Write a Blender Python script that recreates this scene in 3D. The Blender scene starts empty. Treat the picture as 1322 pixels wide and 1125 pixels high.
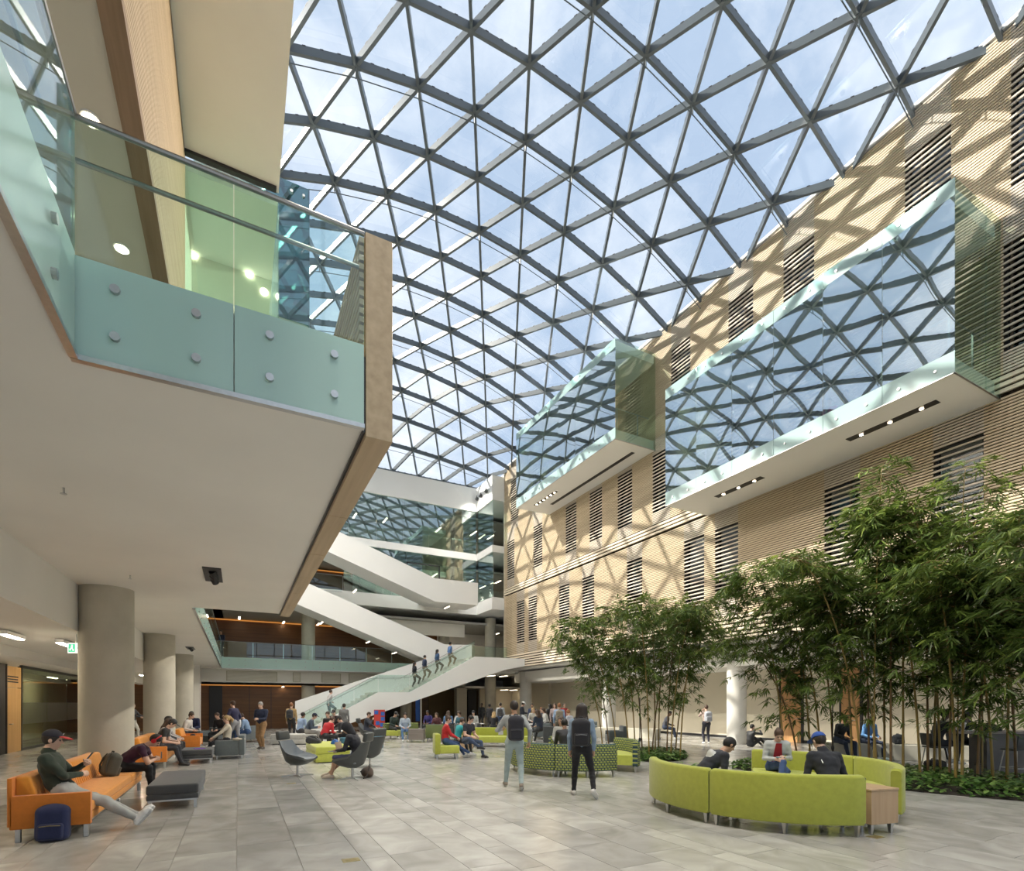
import bpy, bmesh, math, random
import numpy as np
from mathutils import Vector, Matrix
random.seed(7)
rng = np.random.default_rng(7)
sc = bpy.context.scene
COL = sc.collection

# ------------------------------------------------------------------ camera, sky, sun, exposure
TH = math.atan2(353.0, 676.0)          # the hall's long axis (world Y) against the viewing direction
CT, ST = math.cos(TH), math.sin(TH)
EYE = 1.7
cam_d = bpy.data.cameras.new('camera')
cam_d.sensor_fit = 'HORIZONTAL'; cam_d.sensor_width = 36.0
cam_d.lens = 676.0 / 1322.0 * 36.0
cam_d.shift_y = (909.0 - 562.5) / 1322.0
cam_d.clip_start = 0.05; cam_d.clip_end = 500
cam = bpy.data.objects.new('camera', cam_d); COL.objects.link(cam)
cam.location = (0, 0, EYE); cam.rotation_euler = (math.radians(90), 0, -TH)
sc.camera = cam

sc.view_settings.view_transform = 'Standard'
sc.view_settings.look = 'None'
sc.view_settings.gamma = 1.0
sc.view_settings.exposure = 1.34
sc.view_settings.use_curve_mapping = False

world = bpy.data.worlds.new('sky'); sc.world = world; world.use_nodes = True
nt = world.node_tree; nt.nodes.clear()
def _n(t, **kw):
    n = nt.nodes.new(t)
    for k, v in kw.items(): setattr(n, k, v)
    return n
w_out = _n('ShaderNodeOutputWorld'); w_bg = _n('ShaderNodeBackground')
w_tc = _n('ShaderNodeTexCoord')
w_map = _n('ShaderNodeMapping'); w_map.inputs['Scale'].default_value = (1.0, 1.0, 1.6)
w_no = _n('ShaderNodeTexNoise'); w_no.inputs['Scale'].default_value = 2.3; w_no.inputs['Detail'].default_value = 9
w_no.inputs['Roughness'].default_value = 0.58; w_no.inputs['Distortion'].default_value = 0.25
w_rp = _n('ShaderNodeValToRGB')
w_rp.color_ramp.elements[0].position = 0.43; w_rp.color_ramp.elements[0].color = (0.385, 0.48, 0.63, 1)
w_rp.color_ramp.elements[1].position = 0.64; w_rp.color_ramp.elements[1].color = (0.84, 0.86, 0.91, 1)
nt.links.new(w_tc.outputs['Generated'], w_map.inputs['Vector'])
nt.links.new(w_map.outputs['Vector'], w_no.inputs['Vector'])
nt.links.new(w_no.outputs['Fac'], w_rp.inputs['Fac'])
nt.links.new(w_rp.outputs['Color'], w_bg.inputs['Color'])
w_bg.inputs['Strength'].default_value = 0.58
nt.links.new(w_bg.outputs['Background'], w_out.inputs['Surface'])

sun_d = bpy.data.lights.new('sun', 'SUN'); sun_d.energy = 3.3; sun_d.angle = math.radians(0.6); sun_d.color = (1.0, 0.93, 0.82)
sun = bpy.data.objects.new('sun', sun_d); COL.objects.link(sun)
SUN_DIR = Vector((1.0, -0.62, -1.0)).normalized()
sun.rotation_euler = SUN_DIR.to_track_quat('-Z', 'Y').to_euler()
sun.location = (-20, 12, 40)

BOX_FILL = 2400.0       # watts of the fills added on the glass boxes, aimed under the left storey
FLOOD = 1000.0        # watts of each corner floodlight and added roof edge fill (built further down)
# ------------------------------------------------------------------ pixel helpers (a pixel gives a ray; the depth comes from a plane)
def ray(px, py):
    r, u = (px - 661.0) / 676.0, (909.0 - py) / 676.0
    return Vector((r * CT + ST, -r * ST + CT, u))
def at_z(px, py, z=0.0):
    d = ray(px, py); t = (z - EYE) / d.z; return Vector((d.x * t, d.y * t, z))
def at_X(px, py, X):
    d = ray(px, py); t = X / d.x; return Vector((X, d.y * t, EYE + d.z * t))
def at_Y(px, py, Y):
    d = ray(px, py); t = Y / d.y; return Vector((d.x * t, Y, EYE + d.z * t))
def at_f(px, py, f):
    d = ray(px, py); return Vector((d.x * f, d.y * f, EYE + d.z * f))

# ------------------------------------------------------------------ materials
MATS = {}
def nodes_of(m):
    m.use_nodes = True; t = m.node_tree; t.nodes.clear(); return t
def mat(name, col, rough=0.5, metal=0.0, var=0.0, scale=6.0, bump=0.0, bscale=None, spec=0.5, stretch=(1, 1, 1),
        coord='Object', col2=None, emit=None, estr=0.0, coat=0.0, sheen=0.0, detail=4.0):
    if name in MATS: return MATS[name]
    m = bpy.data.materials.new(name); t = nodes_of(m); N = t.nodes; L = t.links
    o = N.new('ShaderNodeOutputMaterial'); p = N.new('ShaderNodeBsdfPrincipled')
    L.new(p.outputs[0], o.inputs[0])
    p.inputs['Base Color'].default_value = (*col, 1); p.inputs['Roughness'].default_value = rough
    p.inputs['Metallic'].default_value = metal; p.inputs['Specular IOR Level'].default_value = spec
    p.inputs['Coat Weight'].default_value = coat; p.inputs['Sheen Weight'].default_value = sheen
    tc = N.new('ShaderNodeTexCoord'); mp = N.new('ShaderNodeMapping'); mp.inputs['Scale'].default_value = stretch
    if coord == 'World':
        g = N.new('ShaderNodeNewGeometry'); L.new(g.outputs['Position'], mp.inputs['Vector'])
    else:
        L.new(tc.outputs[coord], mp.inputs['Vector'])
    if var > 0 or col2 is not None:
        no = N.new('ShaderNodeTexNoise'); no.inputs['Scale'].default_value = scale; no.inputs['Detail'].default_value = detail
        L.new(mp.outputs[0], no.inputs['Vector'])
        rp = N.new('ShaderNodeValToRGB'); rp.color_ramp.elements[0].position = 0.3; rp.color_ramp.elements[1].position = 0.7
        c2 = col2 if col2 is not None else tuple(min(1, c * (1 + var)) for c in col)
        c1 = col if col2 is not None else tuple(c * (1 - var) for c in col)
        rp.color_ramp.elements[0].color = (*c1, 1); rp.color_ramp.elements[1].color = (*c2, 1)
        L.new(no.outputs['Fac'], rp.inputs['Fac']); L.new(rp.outputs['Color'], p.inputs['Base Color'])
    if bump > 0:
        nb = N.new('ShaderNodeTexNoise'); nb.inputs['Scale'].default_value = bscale or scale * 6; nb.inputs['Detail'].default_value = 3
        L.new(mp.outputs[0], nb.inputs['Vector'])
        bp = N.new('ShaderNodeBump'); bp.inputs['Strength'].default_value = bump; bp.inputs['Distance'].default_value = 0.02
        L.new(nb.outputs['Fac'], bp.inputs['Height']); L.new(bp.outputs['Normal'], p.inputs['Normal'])
    if emit is not None:
        p.inputs['Emission Color'].default_value = (*emit, 1); p.inputs['Emission Strength'].default_value = estr
    MATS[name] = m; return m

def glass(name, tint=(0.9, 0.97, 0.95), refl=0.12, gloss_col=(0.95, 0.98, 1.0), ior=1.5, rough=0.0, wave=0.0):
    """architectural sheet glass: passes tinted light straight through, mirrors by Fresnel plus a coating share"""
    if name in MATS: return MATS[name]
    m = bpy.data.materials.new(name); t = nodes_of(m); N = t.nodes; L = t.links
    o = N.new('ShaderNodeOutputMaterial'); tr = N.new('ShaderNodeBsdfTransparent'); gl = N.new('ShaderNodeBsdfGlossy')
    tr.inputs['Color'].default_value = (*tint, 1); gl.inputs['Color'].default_value = (*gloss_col, 1); gl.inputs['Roughness'].default_value = rough
    g = N.new('ShaderNodeNewGeometry'); dt = N.new('ShaderNodeVectorMath'); dt.operation = 'DOT_PRODUCT'
    L.new(g.outputs['Incoming'], dt.inputs[0]); L.new(g.outputs['Normal'], dt.inputs[1])
    def mth(op, a, b=None):
        q = N.new('ShaderNodeMath'); q.operation = op
        if isinstance(a, (int, float)): q.inputs[0].default_value = a
        else: L.new(a, q.inputs[0])
        if b is not None:
            if isinstance(b, (int, float)): q.inputs[1].default_value = b
            else: L.new(b, q.inputs[1])
        return q.outputs[0]
    c5 = mth('POWER', mth('SUBTRACT', 1.0, mth('ABSOLUTE', dt.outputs['Value'])), 5.0)     # Schlick, the same from both faces
    ma = N.new('ShaderNodeMath'); ma.operation = 'MULTIPLY_ADD'; ma.inputs[1].default_value = 0.8 - refl * .8; ma.inputs[2].default_value = refl
    L.new(c5, ma.inputs[0])
    if wave > 0:
        nb = N.new('ShaderNodeTexNoise'); nb.inputs['Scale'].default_value = .55; nb.inputs['Detail'].default_value = 0.0; oi = N.new('ShaderNodeObjectInfo')
        va = N.new('ShaderNodeVectorMath'); va.operation = 'ADD'; cbx = N.new('ShaderNodeCombineXYZ'); L.new(mth('MULTIPLY', oi.outputs['Random'], 50.0), cbx.inputs[0]); L.new(cbx.outputs[0], va.inputs[0]); L.new(g.outputs['Position'], va.inputs[1]); L.new(va.outputs[0], nb.inputs['Vector'])
        bp = N.new('ShaderNodeBump'); bp.inputs['Strength'].default_value = 1.0; bp.inputs['Distance'].default_value = wave; L.new(nb.outputs['Fac'], bp.inputs['Height']); L.new(bp.outputs['Normal'], gl.inputs['Normal'])
    mx = N.new('ShaderNodeMixShader'); L.new(ma.outputs[0], mx.inputs[0]); L.new(tr.outputs[0], mx.inputs[1]); L.new(gl.outputs[0], mx.inputs[2])
    L.new(mx.outputs[0], o.inputs[0]); MATS[name] = m; return m

def frosted(name, col=(0.60, 0.81, 0.75), trans=0.25, rough=0.12):
    if name in MATS: return MATS[name]
    m = bpy.data.materials.new(name); t = nodes_of(m); N = t.nodes; L = t.links
    o = N.new('ShaderNodeOutputMaterial'); p = N.new('ShaderNodeBsdfPrincipled'); tl = N.new('ShaderNodeBsdfTranslucent')
    p.inputs['Base Color'].default_value = (*col, 1); p.inputs['Roughness'].default_value = rough
    tl.inputs['Color'].default_value = (*col, 1)
    mx = N.new('ShaderNodeMixShader'); mx.inputs[0].default_value = trans
    L.new(p.outputs[0], mx.inputs[1]); L.new(tl.outputs[0], mx.inputs[2]); L.new(mx.outputs[0], o.inputs[0])
    MATS[name] = m; return m

def wood(name, c1, c2, rough=0.45, axis=0, scale=1.0, coord='World'):
    """fine straight grain running along one axis"""
    if name in MATS: return MATS[name]
    s = [14.0 * scale] * 3; s[axis] = 0.7 * scale
    return mat(name, c1, rough=rough, col2=c2, scale=1.6, stretch=tuple(s), coord=coord, detail=6)

EMITTERS = {}
def emission(name, col, strength):
    if name in MATS: return MATS[name]
    m = bpy.data.materials.new(name); t = nodes_of(m); N = t.nodes
    o = N.new('ShaderNodeOutputMaterial'); e = N.new('ShaderNodeEmission')
    e.inputs[0].default_value = (*col, 1); e.inputs[1].default_value = strength
    t.links.new(e.outputs[0], o.inputs[0]); MATS[name] = m; return m

# ------------------------------------------------------------------ mesh helpers
class MB:
    def __init__(s): s.v = []; s.f = []; s.m = []; s.smooth = False
    def add(s, vs, fs, mi=0):
        b = len(s.v); s.v += [tuple(v) for v in vs]; s.f += [tuple(b + i for i in f) for f in fs]; s.m += [mi] * len(fs); return s
    def box(s, x0, x1, y0, y1, z0, z1, mi=0):
        vs = [(x, y, z) for z in (z0, z1) for y in (y0, y1) for x in (x0, x1)]
        return s.add(vs, [(0, 2, 3, 1), (4, 5, 7, 6), (0, 1, 5, 4), (2, 6, 7, 3), (0, 4, 6, 2), (1, 3, 7, 5)], mi)
    def prism(s, poly, a0, a1, axis='z', mi=0):
        """extrude polygon; axis z: (x,y) pts; axis y: (x,z) pts; axis x: (y,z) pts"""
        def P(p, a):
            return (p[0], p[1], a) if axis == 'z' else ((p[0], a, p[1]) if axis == 'y' else (a, p[0], p[1]))
        n = len(poly); vs = [P(p, a0) for p in poly] + [P(p, a1) for p in poly]
        fs = [tuple(range(n))[::-1], tuple(range(n, 2 * n))] + [(i, (i + 1) % n, n + (i + 1) % n, n + i) for i in range(n)]
        return s.add(vs, fs, mi)
    def tube(s, pts, r, n=8, mi=0, cap=True):
        pts = [Vector(p) for p in pts]; k = len(pts); rs = r if isinstance(r, (list, tuple)) else [r] * k
        vs = []; prev = None
        for i, p in enumerate(pts):
            d = (pts[min(i + 1, k - 1)] - pts[max(i - 1, 0)]).normalized()
            if prev is None:
                a = d.orthogonal().normalized()
            else:
                a = (prev - d * prev.dot(d)); a = a.normalized() if a.length > 1e-6 else d.orthogonal().normalized()
            prev = a; b = d.cross(a)
            for j in range(n):
                t = 2 * math.pi * j / n; vs.append(p + (a * math.cos(t) + b * math.sin(t)) * rs[i])
        fs = [(i * n + j, i * n + (j + 1) % n, (i + 1) * n + (j + 1) % n, (i + 1) * n + j) for i in range(k - 1) for j in range(n)]
        if cap: fs += [tuple(range(n))[::-1], tuple((k - 1) * n + j for j in range(n))]
        return s.add(vs, fs, mi)
    def lathe(s, prof, n=16, c=(0, 0, 0), mi=0):
        vs = [(c[0] + r * math.cos(2 * math.pi * j / n), c[1] + r * math.sin(2 * math.pi * j / n), c[2] + z) for r, z in prof for j in range(n)]
        k = len(prof)
        fs = [(i * n + j, i * n + (j + 1) % n, (i + 1) * n + (j + 1) % n, (i + 1) * n + j) for i in range(k - 1) for j in range(n)]
        fs += [tuple(range(n))[::-1], tuple((k - 1) * n + j for j in range(n))]
        return s.add(vs, fs, mi)
    def quad(s, a, b, c, d, mi=0): return s.add([a, b, c, d], [(0, 1, 2, 3)], mi)
    def xf(s, M):
        s.v = [tuple(M @ Vector(v)) for v in s.v]; return s
    def mesh(s, name, mats, smooth=None, bevel=0.0, seg=2):
        me = bpy.data.meshes.new(name); me.from_pydata(s.v, [], s.f)
        ms = mats if isinstance(mats, (list, tuple)) else [mats]
        for m in ms: me.materials.append(m)
        if len(ms) > 1: me.polygons.foreach_set('material_index', s.m)
        if bevel > 0:
            bm = bmesh.new(); bm.from_mesh(me)
            bmesh.ops.remove_doubles(bm, verts=bm.verts, dist=1e-5)
            es = [e for e in bm.edges if len(e.link_faces) == 2 and e.calc_face_angle(0) > 0.5]
            bmesh.ops.bevel(bm, geom=es, offset=bevel, segments=seg, affect='EDGES', profile=0.5, clamp_overlap=True)
            bm.to_mesh(me); bm.free()
            if smooth is None: smooth = True
        if smooth or (smooth is None and s.smooth):
            me.polygons.foreach_set('use_smooth', [True] * len(me.polygons))
            if hasattr(me, 'set_sharp_from_angle'): me.set_sharp_from_angle(angle=math.radians(40))
        me.update(); return me

def tag(o, label=None, cat=None, group=None, kind=None):
    if label: o['label'] = label
    if cat: o['category'] = cat
    if group: o['group'] = group
    if kind: o['kind'] = kind
    return o
def ob(name, mesh, parent=None, loc=(0, 0, 0), rz=0.0, label=None, cat=None, group=None, kind=None, M=None):
    o = bpy.data.objects.new(name, mesh); COL.objects.link(o)
    if M is not None: o.matrix_basis = M
    else:
        o.location = loc; o.rotation_euler = (0, 0, rz)
    if parent is not None: o.parent = parent
    return tag(o, label, cat, group, kind)
def empty(name, loc=(0, 0, 0), rz=0.0, label=None, cat=None, group=None, kind=None):
    return ob(name, None, None, loc, rz, label, cat, group, kind)
def part(name, mb, mats, parent, world=False, smooth=None, bevel=0.0, seg=2, label=None, kind=None, loc=(0, 0, 0), M=None):
    """a part; world=True: its vertices are world coordinates and the parent is an unrotated empty"""
    l = Vector(loc)
    if world:
        q = parent
        while q is not None: l = l - Vector(q.location); q = q.parent
    return ob(name, mb.mesh(name, mats, smooth, bevel, seg), parent, l, 0.0, label, None, None, kind, M)
def clone(root, loc, rz=None, label=None, group=None):
    r = root.copy(); COL.objects.link(r); r.location = loc
    if rz is not None: r.rotation_euler = (0, 0, rz)
    if label: r['label'] = label
    if group: r['group'] = group
    for ch in [c for c in root.children]:
        c = ch.copy(); COL.objects.link(c); c.parent = r
        for g in [x for x in ch.children]:
            d = g.copy(); COL.objects.link(d); d.parent = c
    return r
_rb = {}
def rbox(w, d, h, r=0.03, seg=3):
    """rounded box standing on z=0, centred in x and y"""
    return MB().box(-w / 2, w / 2, -d / 2, d / 2, 0, h), r, seg
def bar_matrix(p0, p1, w, d, up=(0, 0, 1)):
    p0 = Vector(p0); p1 = Vector(p1); x = (p1 - p0); ln = x.length; x = x / ln
    u = Vector(up); z = (u - x * u.dot(x)).normalized(); y = z.cross(x)
    M = Matrix(((x.x * ln, y.x * w, z.x * d, (p0.x + p1.x) / 2), (x.y * ln, y.y * w, z.y * d, (p0.y + p1.y) / 2),
                (x.z * ln, y.z * w, z.z * d, (p0.z + p1.z) / 2), (0, 0, 0, 1)))
    return M
def unit_box(name, m):
    return MB().box(-.5, .5, -.5, .5, -.5, .5).mesh(name, m)

# ------------------------------------------------------------------ palette
m_plaster = mat('cream_plaster', (0.82, 0.80, 0.75), 0.85, var=0.03, scale=0.7, coord='World')
m_white = mat('white_plaster', (0.86, 0.86, 0.85), 0.75, var=0.015, scale=0.5, coord='World')
m_beige = mat('beige_wall', (0.66, 0.60, 0.48), 0.8, var=0.02, scale=0.6, coord='World')
m_steel = mat('brushed_steel', (0.55, 0.55, 0.54), 0.28, metal=1.0, var=0.06, scale=30)
m_roofsteel = mat('grey_painted_steel', (0.10, 0.12, 0.135), 0.30, var=0.04, scale=2, coord='World')
m_dark = mat('black_metal', (0.02, 0.02, 0.022), 0.4, var=0.1, scale=12)
m_conc = mat('cast_concrete', (0.50, 0.47, 0.39), 0.75, var=0.10, scale=1.6, bump=0.25, bscale=9, coord='World', detail=8)
m_wallwood = wood('walnut_panel', (0.11, 0.046, 0.013), (0.18, 0.078, 0.022), 0.4, 0, 0.35)
m_beamwood = wood('oak_veneer', (0.42, 0.31, 0.19), (0.54, 0.41, 0.26), 0.5, 1, 0.6)
m_slat = wood('pale_oak_slat', (0.52, 0.41, 0.27), (0.64, 0.52, 0.36), 0.55, 1, 0.25)
m_slat2 = wood('grey_oak_slat', (0.52, 0.45, 0.36), (0.62, 0.54, 0.45), 0.6, 1, 0.25)
m_slatback = mat('slat_backing', (0.055, 0.038, 0.022), 0.85, var=0.08, scale=0.5, coord='World')
m_roofglass = glass('roof_glass', (0.93, 0.96, 0.97), 0.05)
m_clear = glass('clear_glass', (0.86, 0.95, 0.92), 0.05)
m_coat = glass('mirror_coated_glass', (0.72, 0.82, 0.79), 0.55, wave=.012)
m_winglass = glass('dark_window_glass', (0.30, 0.33, 0.33), 0.10)
m_side = glass('green_tinted_glass', (0.84, 0.92, 0.86), 0.10)
m_far = glass('far_glass', (0.74, 0.87, 0.83), 0.30, wave=.006)
m_dkglass = glass('dark_green_glass', (0.22, 0.40, 0.38), 0.20)
m_frost = frosted('frosted_mint_glass')
m_frost2 = frosted('frosted_pale_band', (0.52, 0.68, 0.68), 0.3)
m_warm = emission('warm_lamp', (1.0, 0.80, 0.55), 14.0)
m_warmtube = emission('warm_tube', (1.0, 0.84, 0.62), 40.0)
m_fartube = emission('far_tube', (1.0, 0.82, 0.58), 4.5)
m_rail = mat('dark_steel_rail', (.30, .29, .28), .3, metal=1.0, var=.05)
# ------------------------------------------------------------------ floor of stone tiles
def stone(name):
    m = bpy.data.materials.new(name); t = nodes_of(m); N = t.nodes; L = t.links
    o = N.new('ShaderNodeOutputMaterial'); p = N.new('ShaderNodeBsdfPrincipled'); L.new(p.outputs[0], o.inputs[0])
    at = N.new('ShaderNodeAttribute'); at.attribute_name = 'tone'
    g = N.new('ShaderNodeNewGeometry'); sh = N.new('ShaderNodeVectorMath'); sh.operation = 'MULTIPLY_ADD'
    cb = N.new('ShaderNodeCombineXYZ'); L.new(at.outputs['Fac'], cb.inputs[0]); L.new(at.outputs['Fac'], cb.inputs[2])
    sh.inputs[1].default_value = (37, 0, 91); L.new(cb.outputs[0], sh.inputs[0]); L.new(g.outputs['Position'], sh.inputs[2])
    n1 = N.new('ShaderNodeTexNoise'); n1.inputs['Scale'].default_value = 1.7; n1.inputs['Detail'].default_value = 8; n1.inputs['Distortion'].default_value = 0.9
    L.new(sh.outputs[0], n1.inputs['Vector'])
    r1 = N.new('ShaderNodeValToRGB'); r1.color_ramp.elements[0].position = 0.25; r1.color_ramp.elements[0].color = (0.32, 0.31, 0.285, 1)
    r1.color_ramp.elements[1].position = 0.75; r1.color_ramp.elements[1].color = (0.55, 0.535, 0.50, 1); L.new(n1.outputs['Fac'], r1.inputs['Fac'])
    mt = N.new('ShaderNodeMapRange'); mt.inputs['To Min'].default_value = 0.84; mt.inputs['To Max'].default_value = 1.12
    L.new(at.outputs['Fac'], mt.inputs['Value'])
    mu = N.new('ShaderNodeVectorMath'); mu.operation = 'SCALE'; L.new(r1.outputs['Color'], mu.inputs[0]); L.new(mt.outputs[0], mu.inputs['Scale'])
    L.new(mu.outputs[0], p.inputs['Base Color'])
    r2 = N.new('ShaderNodeMapRange'); r2.inputs['To Min'].default_value = 0.12; r2.inputs['To Max'].default_value = 0.27
    L.new(n1.outputs['Fac'], r2.inputs['Value']); L.new(r2.outputs[0], p.inputs['Roughness'])
    p.inputs['Specular IOR Level'].default_value = 0.6
    MATS[name] = m; return m
m_stone = stone('grey_limestone'); m_grout = mat('pale_grout', (0.34, 0.32, 0.28), 0.8, var=0.05, scale=4, coord='World')
floor = ob('floor', MB().box(-9.5, 25, -9, 47, -0.35, -0.006).mesh('floor', m_grout), kind='structure')
X = -7.0; tiles = []; widths = [0.61, 0.61, 0.30, 0.61, 0.45, 0.30, 0.61]; i = 0
r_ = random.Random(3)
while X < 21.7:
    w = widths[i % 7]; i += 1
    Y = -6.0 - r_.random() * 1.2
    while Y < 42:
        l = r_.choice([0.9, 1.2, 1.2, 1.5]); tiles.append((X, min(X + w, 21.7), Y, Y + l, r_.random() ** 1.2)); Y += l
    X += w
def tile_mesh(ts, name):
    mb = MB(); tone = []; g = 0.0032
    for x0, x1, y0, y1, t in ts:
        mb.box(x0 + g, x1 - g, y0 + g, y1 - g, -0.02, 0.0); tone += [t] * 6
    me = mb.mesh(name, m_stone); a = me.attributes.new('tone', 'FLOAT', 'FACE'); a.data.foreach_set('value', tone); return me
def in_view(x, y):
    r, f = x * CT - y * ST, x * ST + y * CT
    return f > 4.6 and abs(r / f) < 0.99
vis = sorted([t for t in tiles if in_view((t[0] + t[1]) / 2, (t[2] + t[3]) / 2)], key=lambda t: ((t[0] + t[1]) / 2) * ST + ((t[2] + t[3]) / 2) * CT)
near = set(id(t) for t in vis[:300])
for t in vis[:300]: ob('floor_tile', tile_mesh([t], 'floor_tile'), floor)
ob('floor_tiles', tile_mesh([t for t in tiles if id(t) not in near], 'floor_tiles'), floor, kind='stuff')

# ------------------------------------------------------------------ gridshell glass roof
SX, SY, X0, Y0 = 1.955, 2.0, 9.0, 16.2
def roof_z(x, y):
    h = 21.68 - 0.0276 * (x - 8.0) ** 2
    e = max(0.0, (y - 30.0) / 8.2) if y > 4 else max(0.0, (2.0 - y) / 9.0)
    gq = max(0.0, 1 - e ** 1.6)
    return 18.75 + (h - 18.75) * gq if h > 18.75 else h
def node(k, j):
    x = X0 + SX * (j + (0.5 if k % 2 else 0.0)); y = Y0 + SY * k
    return Vector((x, y, roof_z(x, y)))
roof = empty('ceiling', (8, 16, 0), kind='structure'); roof['label'] = 'domed gridshell glass roof of triangular panes'
ro = Vector(roof.location)
K0, K1, J0, J1 = -11, 11, -6, 5
nodes = {(k, j): node(k, j) for k in range(K0, K1 + 1) for j in range(J0, J1 + 1)}
edges = []; tris = []
for (k, j), p in nodes.items():
    if (k, j + 1) in nodes: edges.append(((k, j), (k, j + 1), 0))
    if k + 1 in range(K0, K1 + 1):
        a, b = ((k + 1, j - 1), (k + 1, j)) if k % 2 == 0 else ((k + 1, j), (k + 1, j + 1))
        if a in nodes: edges.append(((k, j), a, 1))
        if b in nodes: edges.append(((k, j), b, 2))
        if a in nodes and b in nodes: tris.append(((k, j), b, a))
        if b in nodes and (k, j + 1) in nodes: tris.append(((k, j), (k, j + 1), b))
def depth_key(p):
    r, f = p.x * CT - p.y * ST, p.x * ST + p.y * CT
    ok = f > 2 and abs(r / f) < 1.05 and -0.6 < (p.z - EYE) / f < 1.36 and p.x > 0.9
    return (0 if ok else 1, (p - Vector((0, 0, EYE))).length)
ub = unit_box('bar', m_roofsteel)
edges.sort(key=lambda e: depth_key((nodes[e[0]] + nodes[e[1]]) / 2))
BW, BD = 0.095, 0.25
for a, b, f in edges[:300]:
    ob('bar', ub, roof, M=Matrix.Translation(-ro) @ bar_matrix(nodes[a], nodes[b], BW, BD))
mb = MB()
for a, b, f in edges[300:]:
    M = bar_matrix(nodes[a], nodes[b], BW, BD); t = MB().box(-.5, .5, -.5, .5, -.5, .5).xf(M); mb.add(t.v, t.f)
part('bars', mb, m_roofsteel, roof, True, kind='stuff')
mb = MB(); mc = MB()
for (k, j), p in nodes.items():
    mb.tube([p + Vector((0, 0, -0.13)), p + Vector((0, 0, 0.14))], 0.10, 8)
for a, b, f in edges:     # black glazing clips and gaskets over the bars
    pa, pb = nodes[a], nodes[b]
    for q in (0.25, 0.5, 0.75):
        c = pa.lerp(pb, q) + Vector((0, 0, 0.125)); d = (pb - pa).normalized() * 0.05
        mc.add(*(lambda t: (t.v, t.f))(MB().box(-.5, .5, -.5, .5, -.5, .5).xf(bar_matrix(c - d, c + d, 0.10, 0.04))))
part('node_plates', mb, m_roofsteel, roof, True, kind='stuff')
part('glazing_clips', mc, m_dark, roof, True, kind='stuff')
mb = MB()
for k in range(K0 + 1, K1, 2):     # slim tension rods under every other arch
    pts = [nodes[(k, j)] + Vector((0, 0, -0.42)) for j in range(J0, J1 + 1)]
    mb.tube(pts, 0.016, 6)
    for j in range(J0, J1 + 1, 1): mb.tube([nodes[(k, j)], nodes[(k, j)] + Vector((0, 0, -0.44))], 0.02, 6)
part('tension_rods', mb, m_roofsteel, roof, True, kind='stuff')
up = Vector((0, 0, 0.155))
tris.sort(key=lambda t: depth_key(sum((nodes[q] for q in t), Vector()) / 3))
def pane(mb, t):
    ps = [nodes[q] + up for q in t]; c = sum(ps, Vector()) / 3
    mb.add([c + (p - c) * 0.985 for p in ps], [(0, 1, 2)])
for t in tris[:300]:
    mb = MB(); pane(mb, t); part('pane', mb, m_roofglass, roof, True)
mb = MB()
for t in tris[300:]: pane(mb, t)
part('panes', mb, m_roofglass, roof, True, kind='stuff')

# ------------------------------------------------------------------ right wall with slat cladding
WX = 17.6; ZB, ZT = 4.3, 19.2; YN, YF = -8.0, 34.9
LV = [(6.0, 8.95), (10.8, 13.6), (15.0, 17.9)]
L2w = [31.84, 30.14, 26.27, 23.8, 19.87, 16.0, 14.29, 9.69, 6.55, 2.6, -1.0]
L3w = [33.34, 29.44, 25.54, 23.09, 20.62, 18.0, 14.2, 11.0, 5.0, 0.5]
L4w = [32.75, 29.6, 16.78, 13.61, 11.19, 7.27, 4.85, 0.6]
WIN = [[(y, y + 1.15) for y in r] for r in (L2w, L3w, L4w)]
wall_right = empty('wall_right', (WX, 14, 0), kind='structure')
mb = MB(); xb0, xb1 = WX + 0.12, WX + 0.32
zs = ZB
for (z0, z1), ws in zip(LV, WIN):
    mb.box(xb0, xb1, YN, YF, zs, z0)
    y = YN
    for a, b in sorted(ws):
        mb.box(xb0, xb1, y, a, z0, z1); y = b
    mb.box(xb0, xb1, y, YF, z0, z1); zs = z1
mb.box(xb0, xb1, YN, YF, zs, ZT)
part('backing', mb, m_slatback, wall_right, True)
mb = MB(); mg = MB(); PITCH = 0.083; SH = 0.052
BAND = [(4.3, 5.15), (9.65, 10.25)]
n = int((ZT - ZB) / PITCH)
m_slatw = wood('white_oak_slat', (0.66, 0.56, 0.42), (0.76, 0.66, 0.52), 0.55, 1, 0.25)
mw = MB()
for i in range(n):
    z = ZB + i * PITCH
    lv = next((q for q, (a, b) in enumerate(LV) if a < z < b), None)
    inb = any(a <= z < b for a, b in BAND)
    if inb:
        if i % 2 == 0: mw.box(WX - 0.03, WX + 0.045, YN, YF, z, z + 0.10)
        continue
    lvb = lv if lv is not None else min(range(3), key=lambda q: abs(z - sum(LV[q]) / 2))
    y = YN
    for a, b in sorted(WIN[lvb]):
        mb.box(WX, WX + 0.04, y, a, z, z + SH)
        if lv is None or i % 2 == 0: mg.box(WX, WX + 0.04, a, b, z, z + SH)
        y = b
    mb.box(WX, WX + 0.04, y, YF, z, z + SH)
part('slats', mb, m_slat, wall_right, True, kind='stuff')
part('bay_slats', mg, m_slat2, wall_right, True, kind='stuff')
part('band_slats', mw, m_slatw, wall_right, True, kind='stuff')
part('coping', MB().box(WX - 0.03, WX + 0.5, YN, YF, ZT, ZT + 0.12), m_white, wall_right, True)
part('end_trim', MB().box(WX - 0.01, WX + 0.32, YF, YF + 0.12, ZB, ZT), m_slat2, wall_right, True)
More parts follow.
